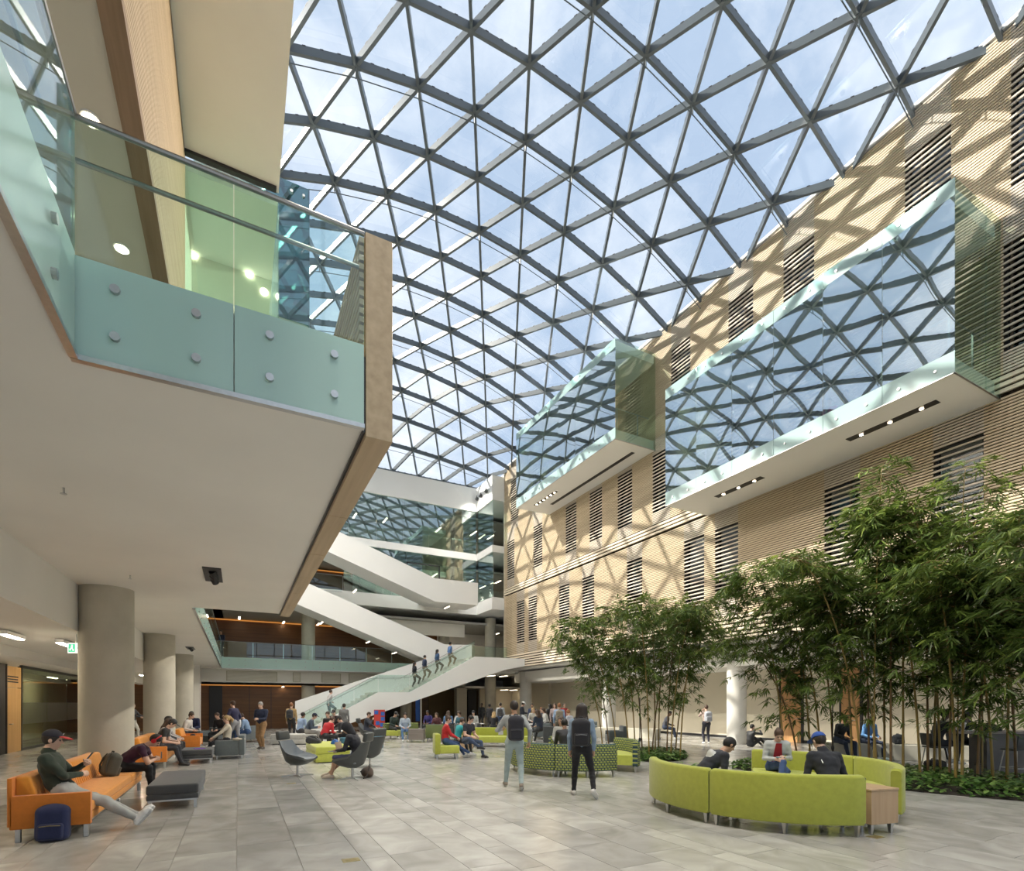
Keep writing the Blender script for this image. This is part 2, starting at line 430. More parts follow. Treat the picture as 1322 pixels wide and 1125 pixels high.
# windows behind the louvres
wn = 0
for (z0, z1), ws in zip(LV, WIN):
    for a, b in ws:
        if b < 3 or (a > 28.7 and z0 > 18): continue
        wn += 1
        w = empty('window_%d' % wn, (WX + 0.25, (a + b) / 2, z0), kind='structure')
        f = MB(); t = 0.05
        f.box(WX + .10, WX + .30, a, a + t, z0, z1).box(WX + .10, WX + .30, b - t, b, z0, z1).box(WX + .10, WX + .30, a + t, b - t, z0, z0 + t).box(WX + .10, WX + .30, a + t, b - t, z1 - t, z1)
        part('window_frame', f, m_dark, w, True)
        part('pane', MB().box(WX + .22, WX + .235, a + t, b - t, z0 + t, z1 - t), m_winglass, w, True)
# rooms behind and shell of the right building
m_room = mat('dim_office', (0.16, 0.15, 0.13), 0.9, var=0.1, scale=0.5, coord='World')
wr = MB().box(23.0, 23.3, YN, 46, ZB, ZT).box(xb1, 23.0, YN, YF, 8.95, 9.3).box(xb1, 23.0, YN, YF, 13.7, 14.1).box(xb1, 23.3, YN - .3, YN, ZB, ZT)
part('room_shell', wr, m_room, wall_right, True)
part('flat_roof', MB().box(WX + .3, 23.3, YN, 46, ZT - .3, ZT), m_white, wall_right, True)
part('soffit', MB().box(WX + 0.16, 22.0, YN, YF, ZB - 0.12, ZB), m_plaster, wall_right, True)
br_ = MB()
for i in range(22): br_.box(WX + .04, WX + .12, YN + i * 2.0 - .02, YN + i * 2.0 + .02, ZB, ZT)
part('battens', br_, m_slatback, wall_right, True, kind='stuff')
# ground storey: columns, wall, bulkhead
GX = 21.7
wall_ground = empty('wall_ground', (GX, 14, 0), kind='structure')
part('wall_face', MB().box(GX, GX + .3, YN, 35, 0, ZB - .22), m_beige, wall_ground, True)
part('bulkhead', MB().box(18.75, GX, YN, 35.5, 3.3, ZB - .22), m_plaster, wall_ground, True)
part('baseboard', MB().box(GX - .03, GX, YN, 35, 0, 0.12), m_dark, wall_ground, True)
def column(x, y, r, z0, z1, label, m=None, group=None):
    mb = MB().lathe([(r, 0), (r, (z1 - z0) * .5), (r, z1 - z0)], 32)
    return ob('concrete_column', mb.mesh('concrete_column', m or m_conc, smooth=True), loc=(x, y, z0), label=label, cat='column', group=group)
m_concl = mat('pale_concrete', (0.62, 0.60, 0.55), 0.7, var=0.06, scale=2.2, bump=0.15, bscale=9, coord='World', detail=8)
c_ = at_z(951, 962)
column(19.1, c_.y * 19.1 / c_.x, 0.40, 0, 4.08, 'pale round column half in sunlight beside the bamboo beds', m_concl)
column(19.1, 24.4, 0.40, 0, 4.08, 'pale round column hidden among the smaller bamboo clump', m_concl)
# wooden door leaf and dark frame in the ground wall
for nme, (xa, xb), mm in (('door_1', (1010, 1036), 0), ('door_2', (1088, 1112), 0)):
    p0, p1 = at_X(xa, 950, GX), at_X(xb, 950, GX)
    d = empty(nme, (GX - .02, (p0.y + p1.y) / 2, 0), kind='structure')
    y0, y1 = min(p0.y, p1.y), max(p0.y, p1.y)
    part('door_leaf', MB().box(GX - .1, GX - .01, y0, y1, 0.01, 3.2), wood('orange_oak', (0.42, 0.22, 0.09), (0.52, 0.29, 0.12), 0.45, 2, .5), d, True)
    part('door_frame', MB().box(GX - .12, GX - .01, y0 - .07, y0, 0, 3.27).box(GX - .12, GX - .01, y1, y1 + .07, 0, 3.27).box(GX - .12, GX - .01, y0, y1, 3.2, 3.27), m_dark, d, True)
    part('door_handle', MB().tube([(GX - .1, y0 + .12, 1.05), (GX - .16, y0 + .12, 1.05), (GX - .16, y0 + .26, 1.05)], .012), m_steel, d, True)

# ------------------------------------------------------------------ projecting glass boxes on the right wall
def glass_box(y0, y1, z0, z1, label, npan, lamp_specs, rail_gap=True):
    xf = 15.2; r = empty('glass_box', (16.4, (y0 + y1) / 2, z0), label=label, cat='glass box')
    part('soffit', MB().box(xf + .03, WX, y0 + .03, y1 - .03, z0, z0 + 0.06), m_white, r, True)
    part('floor_slab', MB().box(xf + .12, WX, y0 + .12, y1 - .12, z0 + 0.06, z0 + 0.5), m_plaster, r, True)
    part('roof_slab', MB().box(xf + .12, WX, y0 + .12, y1 - .12, z1 - 0.42, z1 - 0.02), m_white, r, True)
    zs0, zs1 = z0 + .52, z1 - .42
    for i in range(npan):
        a, b = y0 + (y1 - y0) * i / npan, y0 + (y1 - y0) * (i + 1) / npan
        part('glass_panel', MB().box(xf, xf + .02, a + .006, b - .006, zs0, zs1), m_coat, r, True)
        part('glass_panel', MB().box(xf, xf + .02, a + .006, b - .006, z0, zs0), m_frost2, r, True, label='frosted band over the floor edge')
        part('glass_panel', MB().box(xf, xf + .02, a + .006, b - .006, zs1, z1), m_frost2, r, True, label='frosted band over the roof edge')
        for q in (0.25, 0.75):
            for z in (z0 + .22, z1 - .2):
                part('bolt', MB().tube([(xf - .03, a + (b - a) * q, z), (xf + .02, a + (b - a) * q, z)], .035, 10), m_steel, r, True)
    for ya in (y0, y1 - .02):
        for xa, xb in ((xf + .02, xf + 1.6), (xf + 1.61, WX)):
            part('side_panel', MB().box(xa, xb, ya, ya + .02, z0 + .52, z1), m_side, r, True)
            part('side_panel', MB().box(xa, xb, ya, ya + .02, z0, z0 + .52), m_side, r, True)
    part('edge_trim', MB().box(xf - .005, WX, y0 - .005, y0 + .03, z0 - .02, z0).box(xf - .005, xf + .03, y0, y1, z0 - .02, z0), m_steel, r, True)
    # guard rail inside
    mb = MB(); zr = z0 + .5
    mb.tube([(xf + .3, y0 + .25, zr + 1.07), (xf + .3, y1 - .25, zr + 1.07)], .022)
    mb.tube([(xf + .3, y0 + .25, zr + 1.07), (WX - .2, y0 + .25, zr + 1.07)], .022)
    k = npan
    for i in range(k + 1):
        y = y0 + .25 + (y1 - y0 - .5) * i / k
        mb.box(xf + .28, xf + .32, y - .02, y + .02, zr, zr + 1.07)
    mb.box(WX - .9, WX - .86, y0 + .23, y0 + .27, zr, zr + 1.07)
    part('guard_rail', mb, m_steel, r, True)
    for xa, xb, ya, yb, nl in lamp_specs:
        ch = part('light_channel', MB().box(xa, xb, ya, yb, z0 - .012, z0 + .02), m_dark, r, True)
        for i in range(nl):
            y = ya + (yb - ya) * (i + .5) / nl
            part('lamp', MB().lathe([(.05, -.012), (.05, 0)], 14, ((xa + xb) / 2, y, z0 - .016)), m_warm, ch, True)
    return r
boxA = glass_box(6.2, 15.8, 9.65, 14.32, 'larger mirrored glass box jutting from slat wall above the tall bamboo', 6,
                 [(16.15, 16.4, 7.0, 9.3, 3), (16.15, 16.4, 12.2, 14.2, 3)])
boxB = glass_box(18.95, 28.55, 13.78, 18.38, 'mirrored glass box high on slat wall near the white far corner', 6,
                 [(16.7, 16.9, 19.6, 27.0, 0), (15.9, 16.1, 25.2, 27.6, 6)])

# ------------------------------------------------------------------ left building
ceiling_left = empty('ceiling_left', (-1.8, 14, 0), kind='structure')
sof = [(-2.75, -8), (-0.98, -8), (-0.98, 4.43), (0.92, 4.43), (0.92, 14.6), (-0.98, 14.6), (-0.98, 37.8), (-2.75, 37.8)]
part('soffit', MB().prism(sof, 4.0, 4.62), m_plaster, ceiling_left, True)
part('bulkhead', MB().box(-3.0, -2.75, -8, 39.4, 3.1, 4.62), m_plaster, ceiling_left, True)
part('corridor_ceiling', MB().box(-9, -3.0, -8, 46, 3.1, 3.3), m_plaster, ceiling_left, True)
part('corridor_beam', MB().box(-5.4, -4.9, -8, 39, 2.86, 3.1), m_plaster, ceiling_left, True)
part('upper_floor', MB().box(-9, -2.75, -8, 46, 4.3, 4.62), m_plaster, ceiling_left, True)
part('lounge_ceiling', MB().box(-9, -0.98, -8, 46, 8.0, 8.2), mat('grey_beige_ceiling', (0.55, 0.51, 0.43), .85, var=.02, scale=.5, coord='World'), ceiling_left, True)
# slatted oak face above the lounge, with a brown lower edge
mb = MB()
for i in range(60):
    z = 8.06 + i * 0.0745
    mb.box(-0.98, -0.93, -8, 12.1, z, z + .05)
part('slat_face', mb, m_beamwood, ceiling_left, True, kind='stuff')
part('slat_backing', MB().box(-1.1, -0.975, -8, 12.1, 8.2, 12.5), m_slatback, ceiling_left, True)
part('brown_edge', MB().box(-1.12, -0.92, -8, 12.1, 7.94, 8.05), wood('brown_edge_wood', (.20, .12, .06), (.26, .16, .09), .5, 1), ceiling_left, True)
part('upper_overhang', MB().box(-9, 0.75, -8, 12.1, 12.5, 19.0), m_plaster, ceiling_left, True)
part('overhang_reveal', MB().box(-.99, .70, 11.95, 12.06, 12.44, 12.5).box(-.99, -.93, -8, 12.06, 12.44, 12.5), m_dark, ceiling_left, True)
part('upper_block', MB().box(-9, -0.98, 12.1, 46, 8.2, 12.5), m_plaster, ceiling_left, True)
part('upper_block', MB().box(-9, -2.4, 12.1, 46, 12.5, 19.0), m_white, ceiling_left, True)
wall_left = ob('wall_left', MB().box(-9.4, -9, -8, 46, 0, 19).mesh('wall_left', m_plaster), kind='structure')
# unseen end behind the viewer: glazing and paving added to bring in daylight
wall_front = empty('wall_front', (8, -8.2, 0), kind='structure')
mb = MB()
for i in range(15):
    x = -9.3 + i * 2.32; mb.box(x - .05, x + .05, -8.3, -8.05, 0, 18.6)
for z in (.0, 4.2, 8.6, 13.0, 18.5): mb.box(-9.3, 23.3, -8.3, -8.05, z, z + .12)
part('mullions', mb, m_roofsteel, wall_front, True, kind='stuff')
part('glazing', MB().box(-9.3, 23.3, -8.19, -8.17, 0, 18.5), m_roofglass, wall_front, True)
ob('added_forecourt', MB().box(-60, 90, -90, -9.05, -.4, -.05).mesh('added_forecourt', mat('pale_paving', (.50, .48, .44), .8, var=.08, scale=.4, coord='World')), kind='structure')  # added paving outside, bounces sunlight up onto the soffits
# oak clad balustrade beam along the slab edge, in panels
bal = empty('oak_balustrade', (1.04, 9.5, 3.95), label='oak clad solid balustrade beam along the upper lounge edge', cat='balustrade')
ys = [4.43, 6.5, 8.3, 9.9, 11.4, 12.9, 14.6]
for a, b in zip(ys[:-1], ys[1:]):
    part('panel', MB().box(0.94, 1.165, a + .004, b - .004, 3.93, 5.64), m_beamwood, bal, True, bevel=.004, seg=1)
part('shadow_gap', MB().box(0.92, 0.94, 4.45, 14.6, 3.97, 4.6), m_dark, bal, True)
mb = MB()
for i in range(13):
    z = 4.7 + i * .0745
    mb.box(.90, .942, 4.5, 14.6, z, z + .045)
part('inner_slats', mb, m_beamwood, bal, True, kind='stuff')
# glass guard of the lounge: front face (facing the hall end) and long side face
def guard(name, label, runs, z0=4.0, zf=4.66, zt=5.56, pan=1.6, rail=True, bolts=True, rail_in=0.0, group=None, rail2=True, posts=False):
    """runs: list of ((x0,y0),(x1,y1)); frosted band z0..zf, clear glass zf..zt"""
    (ax, ay), _ = runs[0]
    r = empty(name, (ax, ay, z0), label=label, cat='glass guard', group=group)
    for (x0, y0), (x1, y1) in runs:
        L_ = math.hypot(x1 - x0, y1 - y0); n = max(1, round(L_ / pan)); d = Vector(((x1 - x0) / L_, (y1 - y0) / L_, 0)); nrm = Vector((d.y, -d.x, 0))
        for i in range(n):
            a = Vector((x0, y0, 0)) + d * (L_ * i / n + .004); b = Vector((x0, y0, 0)) + d * (L_ * (i + 1) / n - .004)
            for za, zb, mm, nm in ((z0, zf, m_frost, 'frosted_panel'), (zf, zt, m_clear, 'clear_panel')):
                M = bar_matrix((*a.xy, (za + zb) / 2), (*b.xy, (za + zb) / 2), .018, zb - za)
                o_ = MB().box(-.5, .5, -.5, .5, -.5, .5).xf(M); part(nm, o_, mm, r, True)
            if bolts:
                for q in (.25, .75):
                    for z in (z0 + .18, zf - .16):
                        c = a.lerp(b, q); c.z = z
                        part('bolt', MB().tube([c - nrm * .035, c + nrm * .035], .03, 10), m_steel, r, True)
        mb = MB()
        if posts:
            for i in range(n + 1):
                c = Vector((x0, y0, 0)) + d * (L_ * i / n) - nrm * .1
                part('post', MB().box(c.x - .025, c.x + .025, c.y - .03, c.y + .03, zf - .1, zt), m_steel, r, True)
        if rail:
            mb.tube([(x0, y0, zt + .02), (x1, y1, zt + .02)], .019, 8)
        if rail2:
            o2 = nrm * -.12
            mb.tube([Vector((x0, y0, zt - .17)) + o2, Vector((x1, y1, zt - .17)) + o2], .017, 8)
        if mb.v: part('hand_rail', mb, m_rail, r, True, smooth=True)
        M = bar_matrix((x0, y0, z0 - .015), (x1, y1, z0 - .015), .05, .035)
        part('edge_channel', MB().box(-.5, .5, -.5, .5, -.5, .5).xf(M), m_steel, r, True)
    return r
guard('glass_guard', 'frosted and clear glass guard around the near lounge corner', [((-0.98, 4.40), (0.92, 4.40))], pan=.95)
guard('glass_guard', 'glass guard on the lounge edge running back over the sofas', [((-0.96, -7.0), (-0.96, 4.37))], pan=1.9)
guard('glass_guard', 'long frosted glass guard beside the floor opening behind the oak beam', [((-0.96, 14.65), (-0.96, 37.7))], pan=2.2)
# glazed end room above the lounge
gr = empty('glazed_room', (0, 12.2, 4.62), label='tall glazed room standing behind the lounge guard', cat='glass room')
for a, b in ((-0.93, -0.1), (-0.08, .75)):
    part('glass_panel', MB().box(a, b, 12.12, 12.14, 4.62, 12.44), glass('pale_room_glass', (.88, .95, .90), .06), gr, True)
part('glass_panel', MB().box(.74, .76, 12.14, 14.5, 4.62, 12.44), m_side, gr, True)
part('back_wall', MB().box(-.98, .75, 14.42, 14.55, 4.62, 12.5), mat('pale_room_wall', (.70, .69, .62), .8, var=.02, scale=1), gr, True)
part('room_ceiling', MB().box(-.98, .74, 12.2, 14.42, 12.3, 12.44), m_white, gr, True)
for px_, py_ in ((250, 329), (322, 354), (341, 377)):  # glowing discs stand in for lamp reflections seen in the glazing
    c = at_Y(px_, py_, 14.4)
    part('lamp', MB().tube([(c.x, 14.42, c.z), (c.x, 14.38, c.z)], .085, 16), emission('lamp_reflection', (1, .85, .6), 5.0), gr, True)
dg = empty('glass_box', (.6, 18, 11.9), label='dark green glass box beyond the glazed room', cat='glass box')
part('floor_slab', MB().box(-.9, 1.66, 15.15, 22, 11.9, 12.3), m_plaster, dg, True)
part('side_panel', MB().box(-.98, 1.7, 15.08, 15.1, 11.92, 15.6), m_dkglass, dg, True)
part('front_panel', MB().box(1.68, 1.7, 15.1, 22, 11.92, 15.6), m_dkglass, dg, True)
part('back_panel', MB().box(-.98, 1.66, 21.9, 22, 12.3, 15.6), m_dkglass, dg, True)
for x in (.9, 1.25, 1.55): part('bolt', MB().tube([(x, 15.04, 15.35), (x, 15.08, 15.35)], .04, 10), m_steel, dg, True)
# recessed lamps in the lounge ceiling
for px_, py_ in ((117, 153), (157, 320)):
    c = at_z(px_, py_, 8.0)
    d = empty('downlight', (c.x, c.y, 7.98), label='round warm downlight in the grey lounge ceiling', cat='light', group='lounge ceiling downlights')
    part('lens', MB().lathe([(.075, 0), (.075, .02)], 20, (0, 0, -.005)), m_warm, d)
    part('trim_ring', MB().lathe([(.095, 0), (.095, .02)], 20, (0, 0, 0.0)), m_white, d)
# black troughs with three spotlights in the soffit
for px_, py_, l_ in ((275, 742, 'black recessed trough of three spots near the oak beam'), (246, 837, 'black recessed trough of spots between the far concrete columns')):
    c = at_z(px_, py_, 4.0)
    d = empty('spotlight_trough', (c.x, c.y, 3.98), label=l_, cat='light')
    part('housing', MB().box(-.14, .14, -.55, .55, 0, .02), m_dark, d)
    for y in (-.33, 0, .33):
        s_ = part('spot', MB().tube([(0, y, .0), (.03, y + .06, -.05)], .06, 12), m_dark, d)
        part('lamp', MB().tube([(.03, y + .06, -.05), (.032, y + .064, -.056)], .035, 12), emission('dim_spot', (1, .86, .66), 4.0), s_)
for px_, py_ in ((82, 630), (168, 743), (194, 818)):
    c = at_z(px_, py_, 4.0)
    d = empty('sprinkler', (c.x, c.y, 3.94), label='small metal sprinkler head under the cream soffit', cat='sprinkler', group='soffit sprinklers')
    part('stem', MB().tube([(0, 0, 0.06), (0, 0, 0)], .012), m_steel, d)
    part('deflector', MB().lathe([(.03, 0), (.03, .006)], 10, (0, 0, -.008)), m_steel, d)
for yy, ll in ((13.06, 'thick concrete column beside the near orange sofa'), (20.95, 'concrete column behind the second orange sofa'), (28.9, 'concrete column third along the seating row')):
    column(-2.34, yy, 0.45, 0, 4.0, ll)
ob('wall_pier', MB().box(-2.7, -2.05, 36.5, 37.3, 0, 4.0).mesh('wall_pier', m_plaster), kind='structure')
# corridor wall: oak door, meeting room glass
CX = -7.0
wc = empty('wall_corridor', (CX, 18, 0), kind='structure')
y_d0, y_d1, y_g1 = at_X(7, 960, CX).y, at_X(27, 960, CX).y, at_X(107, 955, CX).y
part('wall_face', MB().box(CX - .15, CX, -8, y_d0 - .9, 0, 3.1).box(CX - .15, CX, y_g1, 39.6, 0, 3.1), m_plaster, wc, True)
part('black_panel', MB().box(CX - .1, CX + .03, y_d0 - .9, y_d0 - .08, 0, 3.05), m_dark, wc, True)
part('room_wall', MB().box(CX - 1.9, CX - 1.8, y_d0 - 1, y_g1 + 1, 0, 3.1), m_beige, wc, True)
m_door = wood('honey_oak', (.56, .33, .12), (.66, .42, .18), .4, 2, .5)
d = empty('door_3', (CX, (y_d0 + y_d1) / 2, 0), kind='structure')
part('door_leaf', MB().box(CX - .06, CX + .02, y_d0 + .05, y_d1 - .05, .01, 2.25), m_door, d, True)
part('overpanel', MB().box(CX - .06, CX + .02, y_d0 + .05, y_d1 - .05, 2.27, 3.0), m_door, d, True)
part('door_frame', MB().box(CX - .08, CX + .04, y_d0 - .03, y_d0 + .05, 0, 3.05).box(CX - .08, CX + .04, y_d1 - .05, y_d1 + .03, 0, 3.05), m_dark, d, True)
part('door_handle', MB().tube([(CX + .02, y_d0 + .25, 1.0), (CX + .08, y_d0 + .25, 1.0), (CX + .08, y_d0 + .42, 1.0)], .014), m_steel, d, True)
mb = MB(); rr_ = random.Random(9)
for zz in (2.62, 2.53, 2.44):
    y = y_d0 + .1
    while y < y_d1 - .35:
        q = rr_.uniform(.03, .06); mb.box(CX + .02, CX + .024, y, y + q, zz, zz + .045); y += q + .014
part('lettering', mb, m_dark, d, True, kind='stuff')
w = empty('window_%d' % (wn + 1), (CX, (y_d1 + y_g1) / 2, 0), kind='structure')
k = 3
for i in range(k):
    a, b = y_d1 + (y_g1 - y_d1) * i / k, y_d1 + (y_g1 - y_d1) * (i + 1) / k
    part('pane', MB().box(CX - .01, CX + .005, a + .02, b - .02, .1, 3.0), glass('meeting_glass', (.62, .68, .58), .10), w, True)
    part('frosted_strip', MB().box(CX + .006, CX + .010, a + .04, b - .04, .95, 1.75), glass('grey_frost', (.70, .72, .66), .08, rough=.3), w, True)
part('window_frame', MB().box(CX - .04, CX + .04, y_d1, y_g1, 0, .1).box(CX - .04, CX + .04, y_d1, y_g1, 3.0, 3.1).box(CX - .04, CX + .04, y_g1 - .12, y_g1, .1, 3.0), m_dark, w, True)

def linear_light(c, along, ln, label, group, w=.11, tilt=0.0, tube=None):
    d = empty('linear_light', c, math.atan2(along[1], along[0]), label=label, cat='light', group=group)
    part('housing', MB().box(-ln / 2, ln / 2, -w / 2 - .02, w / 2 + .02, 0, .07), m_white, d)
    part('diffuser', MB().box(-ln / 2 + .02, ln / 2 - .02, -w / 2, w / 2, -.012, 0), tube or m_warmtube, d)
    return d
for px_, py_ in ((85, 834), (92, 864)):
    c = at_z(px_, py_, 2.98); linear_light((c.x, c.y, 3.0), (0, 1), .95, 'warm linear lamp on the low corridor ceiling', 'corridor ceiling lamps')
for yy in (y_d1 + 1.2, y_g1 - 1.2):  # lamps added to brighten the dark meeting room glass
    linear_light((CX - .9, yy, 2.95), (0, 1), 1.2, 'added fill lamp inside the glazed meeting room', 'added meeting room fill lamps')
for yy in (8, 13.5, 29, 34):
    linear_light((-3.9, yy, 3.0), (0, 1), .95, 'warm linear lamp on the low corridor ceiling', 'corridor ceiling lamps')
c = at_z(99, 832, 2.9)
es = empty('exit_sign', (c.x, c.y, 2.72), -TH, label='green and white exit sign hanging in the low corridor', cat='sign')
part('panel', MB().box(-.17, .17, -.015, .015, 0, .2), mat('exit_white', (.8, .85, .8), .5, emit=(.8, .9, .85), estr=.4), es)
part('pictogram', MB().box(-.15, -.02, -.02, -.016, .02, .18), mat('exit_green', (.02, .35, .2), .5, emit=(.02, .4, .2), estr=.5), es)
part('running_figure', MB().lathe([(.001, 0), (.018, 0)], 10, (0, 0, 0)).xf(Matrix.Translation((-.075, -.023, .15)) @ Matrix.Rotation(math.pi / 2, 4, 'X')).box(-.1, -.06, -.024, -.021, .08, .13).box(-.125, -.1, -.024, -.021, .05, .09).box(-.065, -.04, -.024, -.021, .04, .08), mat('exit_white', (1, 1, 1)), es)
part('arrow', MB().prism([(.02, .1), (.08, .16), (.08, .12), (.14, .12), (.14, .08), (.08, .08), (.08, .04)], -.02, -.016, 'y'), MATS['exit_green'], es)
part('hanger', MB().tube([(0, 0, .2), (0, 0, .38)], .012), m_steel, es)

# ------------------------------------------------------------------ far end: storeys around the hall
FY, RX = 37.8, 16.6
def lshape(o=0.0, x0=-.98): return [(x0, FY + o), (RX + o, FY + o), (RX + o, 34.95), (23, 34.95), (23, 46), (x0, 46)]
wall_back = empty('wall_back', (8, 40, 0), kind='structure')
part('storey_edge', MB().prism(lshape(x0=-2.7), 3.97, 4.67), m_plaster, wall_back, True)
part('storey_edge', MB().prism(lshape(), 8.7, 9.6), m_white, wall_back, True)
part('storey_edge', MB().prism(lshape(), 12.95, 13.45), m_white, wall_back, True)
part('roof_fascia', MB().prism(lshape(), 16.8, 18.62), m_white, wall_back, True)
part('walnut_wall', MB().box(-9, 9.6, 39.6, 39.8, 0, 2.98), m_wallwood, wall_back, True)
part('black_recess', MB().box(*(at_Y(270, 900, 39.58).x, at_Y(287, 900, 39.58).x), 39.56, 39.6, 0, 2.9), m_dark, wall_back, True)
for px_ in (322, 350, 440, 470): 
    x = at_Y(px_, 900, 39.58).x; part('panel_joint', MB().box(x - .015, x + .015, 39.585, 39.6, 0, 2.98), m_dark, wall_back, True)
part('bulkhead', MB().box(-9, 16, 38.7, 39.0, 2.98, 3.97), m_plaster, wall_back, True)
part('low_ceiling', MB().box(-9, 23, 38.7, 46, 2.98, 3.1), m_plaster, wall_back, True)
m_vent = mat('cream_grille', (.50, .48, .38), .7, var=.02)
for a, b in ((292, 358), (378, 388), (415, 440), (450, 520)):
    x0, x1 = at_Y(a, 872, 38.69).x, at_Y(b, 872, 38.69).x
    g = part('vent_grille', MB().box(x0, x1, 38.66, 38.7, 3.2, 3.85), m_vent, wall_back, True)
    mb = MB()
    for i in range(9): mb.box(x0 + .06, x1 - .06, 38.645, 38.66, 3.25 + i * .065, 3.28 + i * .065)
    part('louvres', mb, m_plaster, g, True, kind='stuff')
part('walnut_wall', MB().box(9.6, 14.6, 43.6, 43.8, 0, 2.98).box(-2.7, 15.5, 44, 44.2, 4.67, 8.0).box(-.98, 8, 42.5, 42.7, 9.6, 12.0).box(9.6, 9.8, 39.6, 43.6, 0, 2.98), m_wallwood, wall_back, True)
part('far_room_wall', MB().box(14.6, 23, 45.4, 45.6, 0, 2.98), mat('warm_far_wall', (.55, .40, .20), .7, var=.05, scale=.5, coord='World'), wall_back, True)
part('black_doorway', MB().box(17.2, 18.0, 41.0, 41.2, 0, 2.9).box(11.0, 12.4, 43.5, 43.58, 0, 2.9), m_dark, wall_back, True)
part('corridor_pier', MB().box(16.2, 17.1, 41.0, 41.6, 0, 2.98).box(18.3, 21.4, 41, 41.3, 0, 2.98).box(21.4, 21.7, 34.9, 41, 0, 3.97).box(23, 23.3, 33, 46, 0, 4.3), m_beige, wall_back, True)
part('upper_ceiling', MB().box(-2.7, 23, FY + .35, 46, 8.0, 8.15).box(-.98, 23, FY + .35, 46, 12.2, 12.35).box(-.98, 23, FY + .35, 46, 16.3, 16.45), mat('grey_ceiling', (.42, .41, .38), .85, var=.02, scale=.5), wall_back, True)
part('end_wall', MB().box(-9, 23.3, 46, 46.3, 0, 18.62), m_white, wall_back, True)
part('upper_bulkhead', MB().box(8.0, 16, 38.8, 39.0, 7.0, 8.0), m_plaster, wall_back, True)
m_cove = emission('amber_cove', (1.0, .40, .09), .22)
part('cove_light', MB().box(-2.7, 15.4, 43.80, 43.9, 7.86, 7.94).box(-8.8, 9.4, 39.46, 39.52, 2.9, 2.96).box(-.9, 8, 42.36, 42.42, 11.9, 11.98), m_cove, wall_back, True)
# white structure rooms seen in the L4 glass
part('upper_room_wall', MB().box(-.98, 23, 43.5, 43.7, 13.45, 16.3).box(15.5, 23, 44, 44.2, 4.67, 12.2).box(8, 15.5, 43.8, 44, 9.6, 12.2), m_plaster, wall_back, True)
m_skyband = mat('lit_opening', (.85, .88, .92), .6, var=.02)
for yy, zz, zc, mats_ in ((FY, 13.45, 16.8, m_far), (FY, 9.6, 12.95, m_far)):
    n_ = 9
    fa = empty('glass_facade', (8, yy, zz), label='top storey glazing under the white roof fascia' if zz > 13 else 'middle storey glazing behind the upper white stair', cat='glazing')
    xs0 = -.98 if zz > 13 else 6.5
    for i in range(n_):
        a, b = xs0 + (RX - xs0) * i / n_, xs0 + (RX - xs0) * (i + 1) / n_
        part('glass_panel', MB().box(a + .01, b - .01, yy + .1, yy + .12, zz, zc), mats_, fa, True)
    for i in range(2):
        a, b = 34.98 + (FY - 34.98) * i / 2, 34.98 + (FY - 34.98) * (i + 1) / 2
        part('glass_panel', MB().box(RX + .1, RX + .12, a + .01, b - .01, zz, zc), mats_, fa, True)
    mb = MB()
    mb.tube([(xs0, yy + .35, zz + 1.05), (RX + .3, yy + .35, zz + 1.05), (RX + .3, 35, zz + 1.05)], .025)
    for i in range(n_ + 1):
        a = xs0 + (RX - xs0) * i / n_; mb.box(a - .02, a + .02, yy + .33, yy + .37, zz, zz + 1.05)
    part('guard_rail', mb, m_steel, fa, True)
    if zz < 13:
        part('door_frame', MB().box(11.0, 11.08, yy + .06, yy + .1, zz, 12.2).box(13.5, 13.58, yy + .06, yy + .1, zz, 12.2).box(11.0, 13.58, yy + .06, yy + .1, 12.12, 12.2).box(11.08, 13.5, yy + .06, yy + .1, 10.3, 10.38), m_dark, fa, True)
guard('glass_guard', 'frosted glass guard across the far balcony under the stairs', [((-.98, FY - .03), (13.5, FY - .03))], z0=3.97, zf=4.67, zt=5.65, pan=1.75, rail2=False, posts=True)
guard('glass_guard', 'glass guard at the stair landing beside the slat wall', [((14.6, 34.3), (17.5, 34.3))], z0=4.6, zf=4.75, zt=5.8, pan=1.45, bolts=False, rail2=False)
guard('glass_guard', 'upper balcony glass guard above the shaded cream band', [((-.9, FY + .02), (6.4, FY + .02))], z0=9.5, zf=9.62, zt=10.6, pan=1.8, bolts=False, rail2=False)
cpos = [(398, 39.3, 'far concrete column behind the balcony and the stair foot', 0, 8.0), (524, 41.0, 'dim concrete column beneath the stair flight', 0, 2.98), (633, 38.4, 'concrete column under the stair landing', 0, 8.6), (573, 40.5, 'upper storey concrete column behind the middle stair', 4.67, 8.0)]
for px_, yy, ll, z0, z1 in cpos:
    column(at_Y(px_, 900, yy).x, yy, .45, z0, z1, ll)
p_ = at_X(678.5, 900, 19.0); column(19.0, p_.y, .45, 0, 4.08, 'pale concrete column at the end of the slat wall', m_concl)
